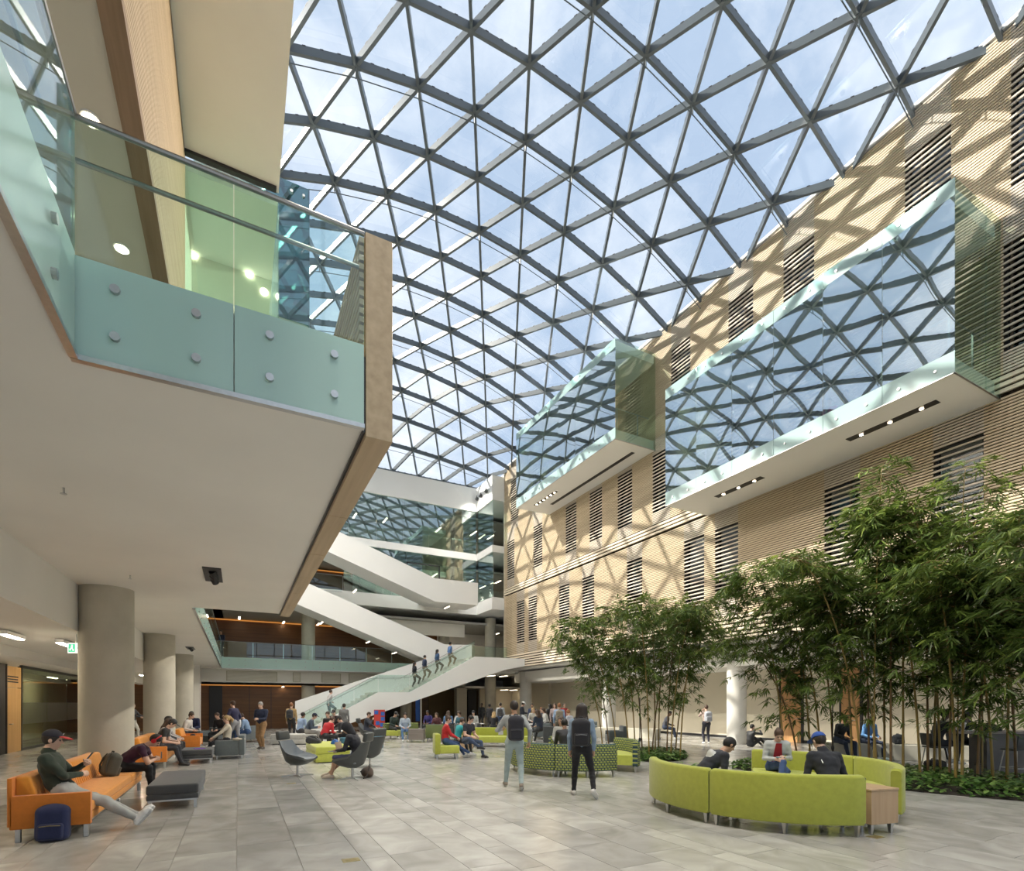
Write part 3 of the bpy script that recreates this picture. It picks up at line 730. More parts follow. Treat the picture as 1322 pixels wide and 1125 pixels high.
# linear lamps of the far storeys (on their ceilings)
for px_, py_, zc, grp in ((309, 797, 7.95, 'balcony'), (366, 803, 7.95, 'balcony'), (411, 805, 7.95, 'balcony'), (565, 812, 7.95, 'balcony'), (595, 816, 7.95, 'balcony'), (640, 818, 7.95, 'balcony'), (497, 832, 7.0, 'x'),
                          (458, 665, 16.25, 'top'), (497, 671, 16.25, 'top'), (566, 683, 16.25, 'top'), (611, 688, 16.25, 'top'), (633, 693, 16.25, 'top'),
                          (561, 742, 12.15, 'middle'), (607, 750, 12.15, 'middle'), (623, 763, 12.15, 'middle'), (642, 751, 12.15, 'middle'),
                          (651, 889, 2.93, 'ground'), (663, 887, 2.93, 'ground'), (283, 886, 2.93, 'ground'), (299, 888, 2.93, 'ground'), (365, 885, 2.93, 'ground'), (650, 869, 3.9, 'edge'), (634, 872, 3.9, 'edge')):
    if grp == 'x': continue
    c = at_z(px_, py_, zc)
    if c.y > 44.0 or (grp == 'top' and c.y > 43): c = at_Y(px_, py_, 42.5); c.z = zc
    c.x = min(c.x, 21.5)
    if c.y < 38.2 and grp in ('balcony', 'ground'): c = at_Y(px_, py_, 39.4); c.z = zc
    if grp == 'edge': c = at_Y(px_, py_, 36.2); c.z = 3.9
    linear_light((c.x, c.y, c.z - .07), (0, 1), 1.3, w=.12, tube=m_fartube, label={'balcony': 'warm linear lamp on the ceiling above the far balcony', 'top': 'warm linear lamp inside the top storey glazing', 'middle': 'warm linear lamp inside the middle storey glazing', 'ground': 'warm linear lamp over the far ground floor seats', 'edge': 'warm linear lamp under the stair landing edge'}[grp], group=grp + ' lamps')

# ------------------------------------------------------------------ stairs
m_tread = mat('pale_stone_tread', (.60, .58, .54), .5, var=.04, scale=3)
s1 = empty('staircase', (8, 32.9, 0), label='lower white staircase with glass side climbing from the seating', cat='staircase')
YA, YB = 31.7, 34.1
part('near_stringer', MB().prism([(3.04, 0), (7.46, 2.4), (9.4, 2.42), (13.8, 4.81), (17.55, 4.81), (17.55, 4.32), (15.95, 3.98), (5.0, .27), (4.2, 0)], YA, YA + .12, 'y'), m_white, s1, True)
part('underside', MB().prism([(4.3, 0.02), (7.5, 1.9), (9.5, 2.0), (13.9, 4.4), (17.55, 4.5), (17.55, 4.3), (15.95, 3.99), (5.0, .28)], YA + .12, YB, 'y'), m_white, s1, True)
part('far_guard', MB().prism([(3.03, 0), (3.03, 1.85), (14.5, 5.86), (14.6, 5.86), (14.6, 4.4), (13.8, 4.2), (5.0, .2), (4.2, 0)], YB, YB + .12, 'y'), m_white, s1, True)
def steps(x0, z0, x1, z1, n, par, ya, yb):
    for i in range(n):
        x = x0 + (x1 - x0) * i / n; z = z0 + (z1 - z0) * (i + 1) / n
        a, b = sorted((x, x + (x1 - x0) / n))
        part('step', MB().box(a, b, ya, yb, z - (z1 - z0) / n - .12, z), m_tread, par, True)
steps(3.3, 0, 7.46, 2.4, 14, s1, YA + .12, YB)
part('landing', MB().box(7.46, 9.4, YA + .12, YB, 2.2, 2.42), m_tread, s1, True)
steps(9.4, 2.42, 13.8, 4.75, 14, s1, YA + .12, YB)
part('landing', MB().box(13.8, 17.5, YA + .12, 37.8, 4.55, 4.75), m_tread, s1, True)
gp = [(3.2, .1), (7.46, 2.4), (9.4, 2.42), (13.8, 4.81)]
for (xa, za), (xb, zb) in zip(gp[:-1], gp[1:]):
    n_ = 3 if xb - xa > 3 else 1
    for i in range(n_):
        x0_, x1_ = xa + (xb - xa) * i / n_, xa + (xb - xa) * (i + 1) / n_; q0, q1 = za + (zb - za) * i / n_, za + (zb - za) * (i + 1) / n_
        part('glass_panel', MB().prism([(x0_ + .01, q0), (x1_ - .01, q1), (x1_ - .01, q1 + 1.05), (x0_ + .01, q0 + 1.05)], YA + .02, YA + .035, 'y'), m_clear, s1, True)
        for q in (.2, .5, .8):
            part('bolt', MB().tube([(x0_ + (x1_ - x0_) * q, YA - .03, q0 + (q1 - q0) * q + .12), (x0_ + (x1_ - x0_) * q, YA + .03, q0 + (q1 - q0) * q + .12)], .035, 8), m_steel, s1, True)
for yy in (YA + .12, YB - .12):
    mb = MB(); mb.tube([(x, yy, z + .92) for x, z in gp], .024)
    for (xa, za), (xb, zb) in zip(gp[:-1], gp[1:]):
        for q in (.15, .5, .85): mb.tube([(xa + (xb - xa) * q, yy, za + (zb - za) * q + .92), (xa + (xb - xa) * q, yy, za + (zb - za) * q + .80)], .014)
    part('hand_rail', mb, m_steel, s1, True)
def upper_flight(label, pts, xend, yA=34.15, yB=36.5):
    """solid white flight; pts: guard top line (x,z) from high left to low right; underside 1.6 below"""
    s = empty('staircase', ((pts[0][0] + xend) / 2, (yA + yB) / 2, pts[-1][1] - 1.6), label=label, cat='staircase')
    poly = pts + [(x, z - dz) for (x, z), dz in zip(pts[::-1], [1.58, 1.59, 1.56])]
    part('near_guard', MB().prism(poly, yA, yA + .12, 'y'), m_white, s, True)
    (xa, za), (xb, zb), (xc, zc_) = pts
    part('far_guard', MB().prism([(xa, za - 1.3), (xb, zb - 1.3), (xc, zc_ - 1.3), (xc, zc_ - 1.1), (xb, zb - 1.1), (xa, za - 1.1)], yB - .1, yB, 'y'), m_white, s, True)
    for i in range(5):
        a0, a1 = i / 5, (i + 1) / 5
        P = lambda a, h: (xa + (xb - xa) * a, za + (zb - za) * a + h)
        part('glass_panel', MB().prism([P(a0 + .004, -1.1), P(a1 - .004, -1.1), P(a1 - .004, 0), P(a0 + .004, 0)], yB - .06, yB - .04, 'y'), m_clear, s, True)
    part('underside', MB().prism([(xa, za - 1.57), (xb, zb - 1.58), (xc, zc_ - 1.58), (xc, zc_ - 1.3), (xb, zb - 1.3), (xa, za - 1.3)], yA + .12, yB - .1, 'y'), m_white, s, True)
    n = 22
    steps(xb, zb - 1.25, xa, za - 1.25, n, s, yA + .12, yB - .1)
    part('landing', MB().box(xb, xc, yA + .12, 37.8, zb - 1.2, zb - 1.07), m_tread, s, True)
    part('upper_landing', MB().box(xa - 2.3, xa, yA + .12, 37.8, za - 1.5, za - 1.2), m_white, s, True)
    part('landing_guard', MB().box(xa - 2.3, xa, yA, yA + .12, za - 1.56, za), m_white, s, True)
    part('landing_guard', MB().box(xa - 2.3, xa - 2.18, yA + .12, 37.8, za - 1.56, za), m_white, s, True)
    part('hand_rail', MB().tube([(xa, yA + .25, za - .1), (xb, yA + .25, zb - .1)], .022).tube([(xa, yB - .18, za - .1), (xb, yB - .18, zb - .1)], .022), m_steel, s, True)
    return s
upper_flight('middle white staircase rising behind the lower glass sided stair', [(1.5, 9.92), (12.6, 5.8), (14.5, 5.86)], 14.5)
upper_flight('highest white staircase with a flat landing below the roof fascia', [(.5, 14.3), (11.9, 10.28), (15.1, 10.3)], 15.1)
for px_, py_, zz in ((458, 763, 0), (577, 784, 0), (415, 804, 1), (475, 829, 1), (509, 843, 1)):
    c = at_Y(px_, py_, 35.3)
    linear_light((c.x, c.y, c.z - .03), (0, 1), 1.0, 'short warm lamp under the sloping white stair soffit', 'stair soffit lamps', tube=m_fartube, w=.09)
# ------------------------------------------------------------------ hall floodlights: fills added for brightness, except the corner fascia ones
def flood(loc, aim, watts, label, group, size=.25, angle=110, foot=False):
    d = empty('floodlight', loc, label=label, cat='light', group=group)
    v = (Vector(aim) - Vector(loc)).normalized(); q = v.to_track_quat('-Z', 'Y').to_matrix().to_4x4()
    part('housing', MB().lathe([(.05, .20), (.11, .16), (.13, .0), (.12, .0)], 16), m_dark, d, M=q @ Matrix.Scale(.6 if foot else 1, 4))
    part('lens', MB().lathe([(.11, 0.004), (.11, .008)], 16), emission('flood_lens', (1, .9, .75), 6.0), d, M=q @ Matrix.Scale(.6 if foot else 1, 4))
    part('bracket', MB().box(-.02, .02, -.02, .02, -.25 if foot else 0, 0 if foot else .3), m_dark, d)
    ld = bpy.data.lights.new('flood_beam', 'SPOT'); ld.energy = watts; ld.spot_size = math.radians(angle); ld.spot_blend = .8; ld.shadow_soft_size = size; ld.color = (1.0, .92, .80)
    lo = bpy.data.objects.new('flood_beam', ld); COL.objects.link(lo); lo.parent = d; lo.matrix_basis = q @ Matrix.Translation((0, 0, -.03))
    return d
for y in (-5, -1, 3, 7, 11): flood((.88, y, 18.3), (6.5, y + 1.5, 0), FLOOD, 'added fill floodlight on the edge of the upper overhang', 'added overhang fill lights')  # unseen fill lamps added to brighten the hall floor
for y in (15, 20, 25, 30, 35): flood((-2.2, y, 18.2), (5.5 if y < 24 else 8, y - 1, 0 if y < 24 else 4), FLOOD * (1 if y < 24 else 1.7), 'added fill floodlight on the left roof edge', 'added left roof edge fill lights')  # unseen fill lamps added for the floor and the far stairs
for px_, py_ in ((617, 643), (622, 639), (629, 633)):
    c = at_X(px_, py_, 16.55); flood((16.45, c.y, c.z - .15), (9, c.y - 6, 0), FLOOD * .6, 'small black floodlight on the white far corner fascia', 'corner fascia floodlights')

for y in (7.2, 9.4, 11.6, 13.8): flood((15.5, y, 14.50), (-3.5, y + 3.5, 1.0), BOX_FILL, 'added fill floodlight hidden on top of the larger glass box', 'added larger glass box fill lights', angle=95, foot=True)  # hidden fill lamps added to brighten the seating under the left storey
for y in (19.6, 22.2, 24.8, 27.4): flood((15.5, y, 18.56), (-3.0, y - 1, 1.0), BOX_FILL, 'added fill floodlight hidden on top of the high glass box', 'added high glass box fill lights', angle=95, foot=True)  # hidden fill lamps added for the far part of the left side
# ------------------------------------------------------------------ smooth bodies: signed-distance shapes blended, then surfaced
def surface_nets(d, lab, org, vox):
    ins = d < 0
    nx, ny, nz = d.shape
    cs = np.zeros((nx - 1, ny - 1, nz - 1), np.int8)
    for dx in (0, 1):
        for dy in (0, 1):
            for dz in (0, 1):
                cs += ins[dx:nx - 1 + dx, dy:ny - 1 + dy, dz:nz - 1 + dz]
    act = (cs > 0) & (cs < 8)
    idx = np.argwhere(act); n = len(idx)
    if n == 0: return np.zeros((0, 3)), np.zeros((0, 4), int), np.zeros(0, int)
    vid = -np.ones(act.shape, np.int32); vid[act] = np.arange(n)
    acc = np.zeros((n, 3), np.float32); cnt = np.zeros(n, np.float32)
    off = [(0, 0, 0), (1, 0, 0), (0, 1, 0), (1, 1, 0), (0, 0, 1), (1, 0, 1), (0, 1, 1), (1, 1, 1)]
    dv = [d[idx[:, 0] + o[0], idx[:, 1] + o[1], idx[:, 2] + o[2]] for o in off]
    for a in range(8):
        for ax in range(3):
            if off[a][ax] == 0:
                b = a + (1, 2, 4)[ax]
                da, db = dv[a], dv[b]; m = (da < 0) != (db < 0)
                t = np.where(m, da / np.where(m, da - db, 1), 0)
                p = np.tile(np.array(off[a], np.float32), (n, 1)); p[:, ax] += t
                acc[m] += p[m]; cnt[m] += 1
    V = (idx + acc / cnt[:, None]) * vox + org
    F = []
    for ax in range(3):
        sl0 = [slice(1, -1)] * 3; sl1 = [slice(1, -1)] * 3
        sl0[ax] = slice(0, -1); sl1[ax] = slice(1, None)
        a, b = ins[tuple(sl0)], ins[tuple(sl1)]
        e = np.argwhere(a != b)
        if len(e) == 0: continue
        flip = a[tuple(e.T)]
        base = e.copy()
        for q in range(3):
            if q != ax: base[:, q] += 1
        u, v = [(1, 2), (2, 0), (0, 1)][ax]
        def cell(du, dvv):
            c = base.copy(); c[:, u] -= du; c[:, v] -= dvv; return vid[c[:, 0], c[:, 1], c[:, 2]]
        q = np.stack([cell(1, 1), cell(0, 1), cell(0, 0), cell(1, 0)], 1)
        q[~flip] = q[~flip][:, ::-1]
        F.append(q)
    F = np.concatenate(F); F = F[(F >= 0).all(1)]
    ctr = V[F].mean(1); gi = np.clip(np.round((ctr - org) / vox).astype(int), 0, np.array(d.shape) - 1)
    return V, F, lab[gi[:, 0], gi[:, 1], gi[:, 2]]

def A(*v): return np.array(v, np.float32)
def cap(a, b, ra, rb, m=0, k=.03, flat=None, fs=1.0): return dict(t='c', a=np.asarray(a, np.float32), b=np.asarray(b, np.float32), ra=ra, rb=rb, m=m, k=k, flat=flat, fs=fs)
def ell(c, r, R=None, m=0, k=.02, sub=False): return dict(t='e', c=np.asarray(c, np.float32), r=np.asarray(r, np.float32), R=np.eye(3, dtype=np.float32) if R is None else np.asarray(R, np.float32), m=m, k=k, sub=sub)
def half(c, n, m=0): return dict(t='h', c=np.asarray(c, np.float32), n=np.asarray(n, np.float32), m=m, sub=True)
def rbx(c, hs, r, R=None, m=0, k=.02): return dict(t='b', c=np.asarray(c, np.float32), h=np.asarray(hs, np.float32), r=r, R=np.eye(3, dtype=np.float32) if R is None else np.asarray(R, np.float32), m=m, k=k)
def bounds(p):
    if p['t'] == 'c':
        q = max(p['ra'], p['rb']) / min(1.0, p['fs']); return np.minimum(p['a'], p['b']) - q, np.maximum(p['a'], p['b']) + q
    if p['t'] == 'e':
        e = np.abs(p['R'].T) @ p['r']; return p['c'] - e, p['c'] + e
    e = np.abs(p['R'].T) @ (p['h'] + p['r']); return p['c'] - e, p['c'] + e
def sdf_mesh(name, prims, vox, mats, wob=0.0):
    add = [p for p in prims if p['t'] != 'h' and not p.get('sub')]
    lo = np.min([bounds(p)[0] for p in add], 0) - 3 * vox; hi = np.max([bounds(p)[1] for p in add], 0) + 3 * vox
    sh = np.ceil((hi - lo) / vox).astype(int) + 1
    d = np.full(sh, 1.0, np.float32); raw = np.full(sh, 1.0, np.float32); lab = np.zeros(sh, np.int8)
    for p in prims:
        if p['t'] == 'h': i0 = np.zeros(3, int); i1 = sh
        else:
            b0, b1 = bounds(p); pad = p['k'] + 3 * vox
            i0 = np.clip(np.floor((b0 - pad - lo) / vox).astype(int), 0, sh); i1 = np.clip(np.ceil((b1 + pad - lo) / vox).astype(int) + 1, 0, sh)
        if (i1 <= i0).any(): continue
        ax = [lo[q] + vox * np.arange(i0[q], i1[q], dtype=np.float32) for q in range(3)]
        P = np.stack(np.meshgrid(*ax, indexing='ij'), -1).astype(np.float32)
        s = tuple(slice(a, b) for a, b in zip(i0, i1))
        if p['t'] == 'c':
            a, b = p['a'], p['b']; Q = P
            if p['flat'] is not None:
                f = np.asarray(p['flat'], np.float32); f = f / np.linalg.norm(f)
                t0 = (Q - a) @ f; Q = Q + ((1 / p['fs'] - 1) * t0)[..., None] * f
                bb = b + (1 / p['fs'] - 1) * ((b - a) @ f) * f
            else: bb = b
            ba = bb - a; L2 = max(float(ba @ ba), 1e-9); pa = Q - a
            t = np.clip(pa @ ba / L2, 0, 1)
            v = np.linalg.norm(pa - t[..., None] * ba, axis=-1) - (p['ra'] + (p['rb'] - p['ra']) * t)
            if p['flat'] is not None: v = v * min(1.0, p['fs'])
        elif p['t'] == 'e':
            q = (P - p['c']) @ p['R'].T; k0 = np.linalg.norm(q / p['r'], axis=-1); k1 = np.linalg.norm(q / p['r'] ** 2, axis=-1)
            v = k0 * (k0 - 1) / np.maximum(k1, 1e-6)
        elif p['t'] == 'b':
            q = np.abs((P - p['c']) @ p['R'].T) - p['h']
            v = np.linalg.norm(np.maximum(q, 0), axis=-1) + np.minimum(q.max(-1), 0) - p['r']
        else: v = (P - p['c']) @ p['n']
        if p.get('sub'):
            d[s] = np.maximum(d[s], -v) if p['t'] == 'e' else np.maximum(d[s], v); continue
        o = d[s]; k = p['k']
        h = np.maximum(k - np.abs(o - v), 0) / k
        new = np.minimum(o, v) - h * h * k * .25
        upd = v < raw[s]; l = lab[s]; l[upd] = p['m']; lab[s] = l
        raw[s] = np.minimum(raw[s], v); d[s] = new
    if wob > 0:
        gx, gy, gz = [lo[q] + vox * np.arange(sh[q]) for q in range(3)]
        w = np.sin(gx * 61)[:, None, None] * np.sin(gy * 53 + 1)[None, :, None] + np.sin(gz * 47)[None, None, :] * np.sin(gx * 33 + gy.mean())[:, None, None] + np.sin((gz * 71))[None, None, :] * np.cos(gy * 37)[None, :, None]
        cl = (lab == 1) | (lab == 2); d = d + np.where(cl, w.astype(np.float32) * wob, 0)
    V, F, fm = surface_nets(d, lab, lo, vox)
    me = bpy.data.meshes.new(name); me.from_pydata(V.tolist(), [], F.tolist())
    for m in mats: me.materials.append(m)
    me.polygons.foreach_set('material_index', np.clip(fm, 0, len(mats) - 1).astype(np.int32)); me.polygons.foreach_set('use_smooth', np.ones(len(F), bool))
    me.update(); return me

def rotx(a): c, s = math.cos(a), math.sin(a); return np.array([[1, 0, 0], [0, c, -s], [0, s, c]])
def rotz(a): c, s = math.cos(a), math.sin(a); return np.array([[c, -s, 0], [s, c, 0], [0, 0, 1]])
def roty(a): c, s = math.cos(a), math.sin(a); return np.array([[c, 0, s], [0, 1, 0], [-s, 0, c]])
def unit(v): v = np.asarray(v, float); n = np.linalg.norm(v); return v / n if n > 1e-9 else v
def ik(a, t, l1, l2, pole):
    a = np.asarray(a, float); t = np.asarray(t, float); d = t - a; L_ = np.linalg.norm(d)
    L_ = min(L_, (l1 + l2) * .995); u = unit(d); t = a + u * L_
    x = (l1 * l1 - l2 * l2 + L_ * L_) / (2 * L_); h = math.sqrt(max(l1 * l1 - x * x, 0))
    p = np.asarray(pole, float); p = unit(p - u * (p @ u))
    return a + u * x + p * h, t

SKIN = [mat('skin_light', (.62, .40, .30), .55, var=.04, scale=20), mat('skin_tan', (.47, .28, .18), .55, var=.04, scale=20), mat('skin_brown', (.24, .13, .08), .55, var=.04, scale=20), mat('skin_dark', (.10, .055, .035), .5, var=.04, scale=20)]
_cl = {}
def cloth(c, rough=.85):
    k = tuple(round(x, 3) for x in c)
    if k not in _cl: _cl[k] = mat('cloth_%d' % len(_cl), c, rough, var=.10, scale=9, bump=.12, bscale=60, sheen=.1)
    return _cl[k]
HAIR = {'black': (.012, .010, .009), 'brown': (.06, .032, .018), 'dark': (.025, .016, .012), 'blond': (.42, .28, .12), 'grey': (.25, .23, .21), 'ginger': (.28, .12, .05)}
def hairmat(c): return mat('hair_' + c, HAIR[c], .6, var=.3, scale=25, stretch=(1, 1, .25), bump=.3, bscale=80)
WHITE_SOLE = None

def person(label, pos, yaw, top=(.1, .1, .1), bot=(.05, .06, .09), shoes=(.6, .6, .58), skin=0, hair='dark', hstyle='short', pose='stand', H=1.75,
           vox=.018, seat=.45, lean=0., hunch=0., headp=0., heady=0., headr=0., hands=None, feet=None, sleeve='long', legs='long', capc=None, brim=None, capback=False,
           hood=None, beltz=None, z0=0.0, bulk=1.0, elbow=None, knee=None, group=None, extras=None, curl=.9, twist=0., hips=None, toes=None, skirt=False, collar=None, cat='person', fingers=True):
    """local frame: +y is where the person faces, +x their right; pos = point on the floor under the hips"""
    s = H / 1.75
    if hips is not None: P = np.array(hips, float)
    else: P = np.array([0, 0, .92 * s if pose == 'stand' else seat + .095 * s])
    ln = math.radians(lean); hu = math.radians(lean + hunch); hd = math.radians(headp)
    up1 = np.array([0, math.sin(ln), math.cos(ln)]); up2 = np.array([0, math.sin(hu), math.cos(hu)])
    T = rotz(math.radians(twist)); right = T @ np.array([1., 0, 0])
    fwd2 = np.array([0, math.cos(hu), -math.sin(hu)])
    waist = P + up1 * .17 * s; chest = waist + up2 * .19 * s; nb = chest + up2 * .155 * s
    fwdc = T @ fwd2
    S = [nb - up2 * .045 * s - right * .175 * s * bulk ** .5, nb - up2 * .045 * s + right * .175 * s * bulk ** .5]
    Rh = rotz(math.radians(heady)) @ rotx(-hd) @ roty(math.radians(headr))
    hx, hy_, hz = Rh[:, 0], Rh[:, 1], Rh[:, 2]
    neck_top = nb + unit(up2 * .6 + hz * .4) * .075 * s
    C = neck_top + hz * .115 * s + hy_ * .022 * s
    pr = []; b = bulk
    # trunk
    pr.append(cap(P - right * .07 * s, P + right * .07 * s, .115 * s * b, .115 * s * b, 2, .05, flat=(0, 1, 0), fs=.92))
    pr.append(cap(P + up1 * .04, waist, .125 * s * b, .122 * s * b, 1, .06, flat=fwd2, fs=.85))
    pr.append(cap(waist, chest, .125 * s * b, .15 * s * b, 1, .07, flat=fwd2, fs=.78))
    pr.append(cap(chest - right * .05 * s, chest + right * .05 * s, .125 * s * b, .125 * s * b, 1, .06, flat=fwd2, fs=.85))
    pr.append(cap(S[0] + right * .03, S[1] - right * .03, .062 * s * b, .062 * s * b, 1, .07))
    pr.append(cap(nb - up2 * .02, nb + up2 * .01, .072 * s, .055 * s, 1, .03))
    if collar: pr.append(cap(nb + up2 * .005, nb + up2 * .04, .066 * s, .07 * s, 1, .015))
    # neck + head
    pr.append(cap(nb, neck_top, .052 * s, .05 * s, 0, .02))
    hs = s * 1.0
    pr.append(ell(C + hz * .02 * hs - hy_ * .008 * hs, (.074 * hs, .094 * hs, .098 * hs), Rh.T, 0, .02))
    pr.append(ell(C - hz * .052 * hs + hy_ * .026 * hs, (.055 * hs, .062 * hs, .068 * hs), Rh.T, 0, .04))
    if vox < .02:
        pr.append(cap(C + hy_ * .082 * hs + hz * .012 * hs, C + hy_ * .106 * hs - hz * .022 * hs, .009 * hs, .014 * hs, 0, .012))
        for q in (-1, 1):
            pr.append(ell(C + hx * q * .077 * hs - hz * .005 * hs - hy_ * .005 * hs, (.012, .022, .033), Rh.T, 0, .008))
            pr.append(ell(C + hx * q * .03 * hs + hy_ * .083 * hs + hz * .008 * hs, (.013, .008, .007), Rh.T, 4, .002))
        pr.append(ell(C + hy_ * .083 * hs - hz * .053 * hs, (.022, .010, .007), Rh.T, 5, .004))
    # arms
    hnds = hands if hands is not None else (None, None)
    wr = []
    for q in (0, 1):
        sg = -1 if q == 0 else 1
        t = hnds[q]
        if t is None:
            t = S[q] + np.array([sg * .05, .06, -.52]) * s if pose == 'stand' else np.array([sg * .13, .34, seat + .20])
        t = np.array(t, float)
        pl = (elbow[q] if elbow is not None and elbow[q] is not None else (sg * .6, -.8, -.5))
        E, W = ik(S[q], t, .285 * s, .25 * s, pl)
        ms = 1 if sleeve == 'long' else 0
        pr.append(cap(S[q], S[q] * .0 + (S[q] * .45 + E * .55), .062 * s * b, .053 * s * b, 1, .04))
        pr.append(cap(S[q] * .45 + E * .55, E, .052 * s * b, .045 * s * b, ms, .012))
        rf = (.047, .036) if ms else (.041, .028)
        pr.append(cap(E, E + (W - E) * .95, rf[0] * s, rf[1] * s, ms, .015))
        wr.append((E, W))
        # hand
        fd = unit(W - E); pn = unit(np.cross(fd, (0, 0, 1.0)) * sg + np.array([0, 0, .2]))   # back of the hand outwards
        side = unit(np.cross(fd, pn))
        if vox <= .0125 and fingers:
            pc = W + fd * .05 * s
            pr.append(cap(W - fd * .01, W + fd * .03, .025 * s, .024 * s, 0, .01))
            pr.append(cap(W + fd * .025, W + fd * .085 * s, .036 * s, .040 * s, 0, .012, flat=pn, fs=.42))
            up_s = side if side[2] > 0 else -side
            inward = -pn
            for i in range(4):
                o = (i - 1.5) * .0205 * s; ln_ = (.070, .080, .075, .058)[i] * s
                k0 = W + fd * .088 * s - up_s * o
                ang = curl * .8; d1 = unit(fd * math.cos(ang) + inward * math.sin(ang)); ang2 = curl * 1.9; d2 = unit(fd * math.cos(ang2) + inward * math.sin(ang2))
                k1 = k0 + d1 * ln_ * .5; k2 = k1 + d2 * ln_ * .55
                pr.append(cap(k0, k1, .0098 * s, .0092 * s, 0, .004)); pr.append(cap(k1, k2, .0092 * s, .008 * s, 0, .003))
            t0 = W + fd * .03 * s + up_s * .026 * s; t1 = t0 + unit(fd * .6 + up_s * .5 + inward * .5) * .045 * s; t2 = t1 + unit(fd * .7 + inward * .5) * .035 * s
            pr.append(cap(t0, t1, .014 * s, .011 * s, 0, .006)); pr.append(cap(t1, t2, .011 * s, .009 * s, 0, .003))
        else:
            pr.append(cap(W, W + fd * .085 * s, .032 * s, .038 * s, 0, .015, flat=pn, fs=.6))
            d2 = unit(fd * .75 - pn * .55)
            pr.append(cap(W + fd * .085 * s, W + fd * .085 * s + d2 * .07 * s, .030 * s, .022 * s, 0, .012))
            pr.append(cap(W + fd * .03 * s, W + fd * .07 * s + side * .04 * s, .014 * s, .012 * s, 0, .01))
    # legs
    fts = feet if feet is not None else (None, None); ank = []
    for q in (0, 1):
        sg = -1 if q == 0 else 1
        hp = P + right * sg * .088 * s - np.array([0, 0, .02])
        t = fts[q]
        if t is None: t = (sg * .1 * s, .0, .085 * s) if pose == 'stand' else (sg * .12 * s, .50 * s, .085 * s)
        pl = knee[q] if knee is not None and knee[q] is not None else ((sg * .12, 1, .25) if pose == 'stand' else (sg * .25, .5, 1.0))
        Kn, An = ik(hp, np.array(t, float), .435 * s, .425 * s, pl)
        ml = 2 if legs == 'long' else 0
        pr.append(cap(hp, hp * .35 + Kn * .65, .092 * s * b, .072 * s * b, 2, .04))
        pr.append(cap(hp * .35 + Kn * .65, Kn, .070 * s * b, .060 * s * b, 2, .02))
        r1, r2 = (.060, .043) if ml else (.054, .034)
        calf = Kn + (An - Kn) * .35 - np.array([0, .012, 0])
        pr.append(cap(Kn, calf, r1 * s * b, (r1 - .004) * s * b, ml, .02)); pr.append(cap(calf, An + (Kn - An) * .06, (r1 - .004) * s * b, r2 * s, ml, .02))
        td = toes[q] if toes is not None and toes[q] is not None else (sg * .14, 1, -.02)
        td = unit(td); dn = unit(np.array([0, 0, -1.0]) - td * (-td[2])); rr = .036 * s
        heel = An - td * .045 * s + dn * (.085 * s - rr - .012); ball = An + td * .13 * s + dn * (.085 * s - rr - .012)
        tip = An + td * .175 * s + dn * (.085 * s - rr * .75 - .01)
        pr.append(cap(An + dn * .0, An + dn * .02, .036 * s, .04 * s, 3, .01))
        pr.append(cap(An, ball, .040 * s, .034 * s, 3, .02))
        pr.append(cap(heel, ball, rr, .040 * s, 3, .02)); pr.append(cap(ball, tip, .040 * s, .028 * s, 3, .015))
        so = dn * .028 * s
        if vox < .013: pr.append(cap(heel + so, tip + so, .024 * s, .026 * s, 6, .004))
        ank.append(An)
    if skirt: pass
    zmin = None
    mats = [SKIN[skin], cloth(top), cloth(bot), cloth(shoes, .6), mat('eye_dark', (.02, .015, .012), .3, var=.1), mat('lip', (.42, .20, .17), .5, var=.05), mat('sole', (.55, .55, .53), .6, var=.05)]
    if extras: pr += extras(dict(S=S, P=P, C=C, nb=nb, chest=chest, wr=wr, fwd=fwdc, up=up2, right=right, hy=hy_, hz=hz, hx=hx))
    me = sdf_mesh('person', pr, vox, mats, wob=.0022 if vox < .013 else 0)
    o = ob('person', me, loc=(pos[0], pos[1], z0), rz=yaw, label=label, cat=cat, group=group)
    # hair
    hc = C + hz * .024 * hs - hy_ * .010 * hs
    if hstyle != 'bald' and hood is None:
        hp_ = [ell(hc, (.084 * hs, .104 * hs, .104 * hs), Rh.T, 0, .02)]
        if hstyle in ('long', 'ponytail'):
            if hstyle == 'long':
                for q in (-1, 0, 1):
                    a = hc + hx * q * .052 * hs - hy_ * .05 * hs; b_ = nb + right * q * .07 * s - fwdc * .075 * s - up2 * .14 * s
                    hp_.append(cap(a, a * .4 + b_ * .6, .05 * hs, .052 * hs, 0, .05)); hp_.append(cap(a * .4 + b_ * .6, b_, .05 * hs, .03 * hs, 0, .04))
            else:
                a = hc - hy_ * .10 * hs + hz * .03; b_ = a - hy_ * .06 - np.array([0, 0, .17])
                hp_.append(cap(a, (a + b_) / 2 - hy_ * .03, .032, .036, 0, .03)); hp_.append(cap((a + b_) / 2 - hy_ * .03, b_, .036, .014, 0, .03))
        if hstyle == 'bun': hp_.append(ell(hc - hy_ * .08 + hz * .085, (.045, .045, .04), None, 0, .02))
        if hstyle == 'curly':
            for i in range(14):
                v = unit(rng.normal(size=3)); v = v if v @ hz > -.1 else -v
                hp_.append(ell(hc + (hx * v[0] * .075 + hy_ * v[1] * .09 + hz * abs(v[2]) * .09) * hs, (.035,) * 3, None, 0, .02))
        low = .075 if hstyle in ('long',) else .055
        cut = [ell(C + hy_ * .085 * hs - hz * .045 * hs, (.080 * hs, .085 * hs, .105 * hs), Rh.T, sub=True)]
        if hstyle in ('short', 'curly', 'bun'):
            cut.append(dict(t='h', c=(C - hz * .045 * hs).astype(np.float32), n=(-hz * .9 + hy_ * .35).astype(np.float32), m=0, sub=True))
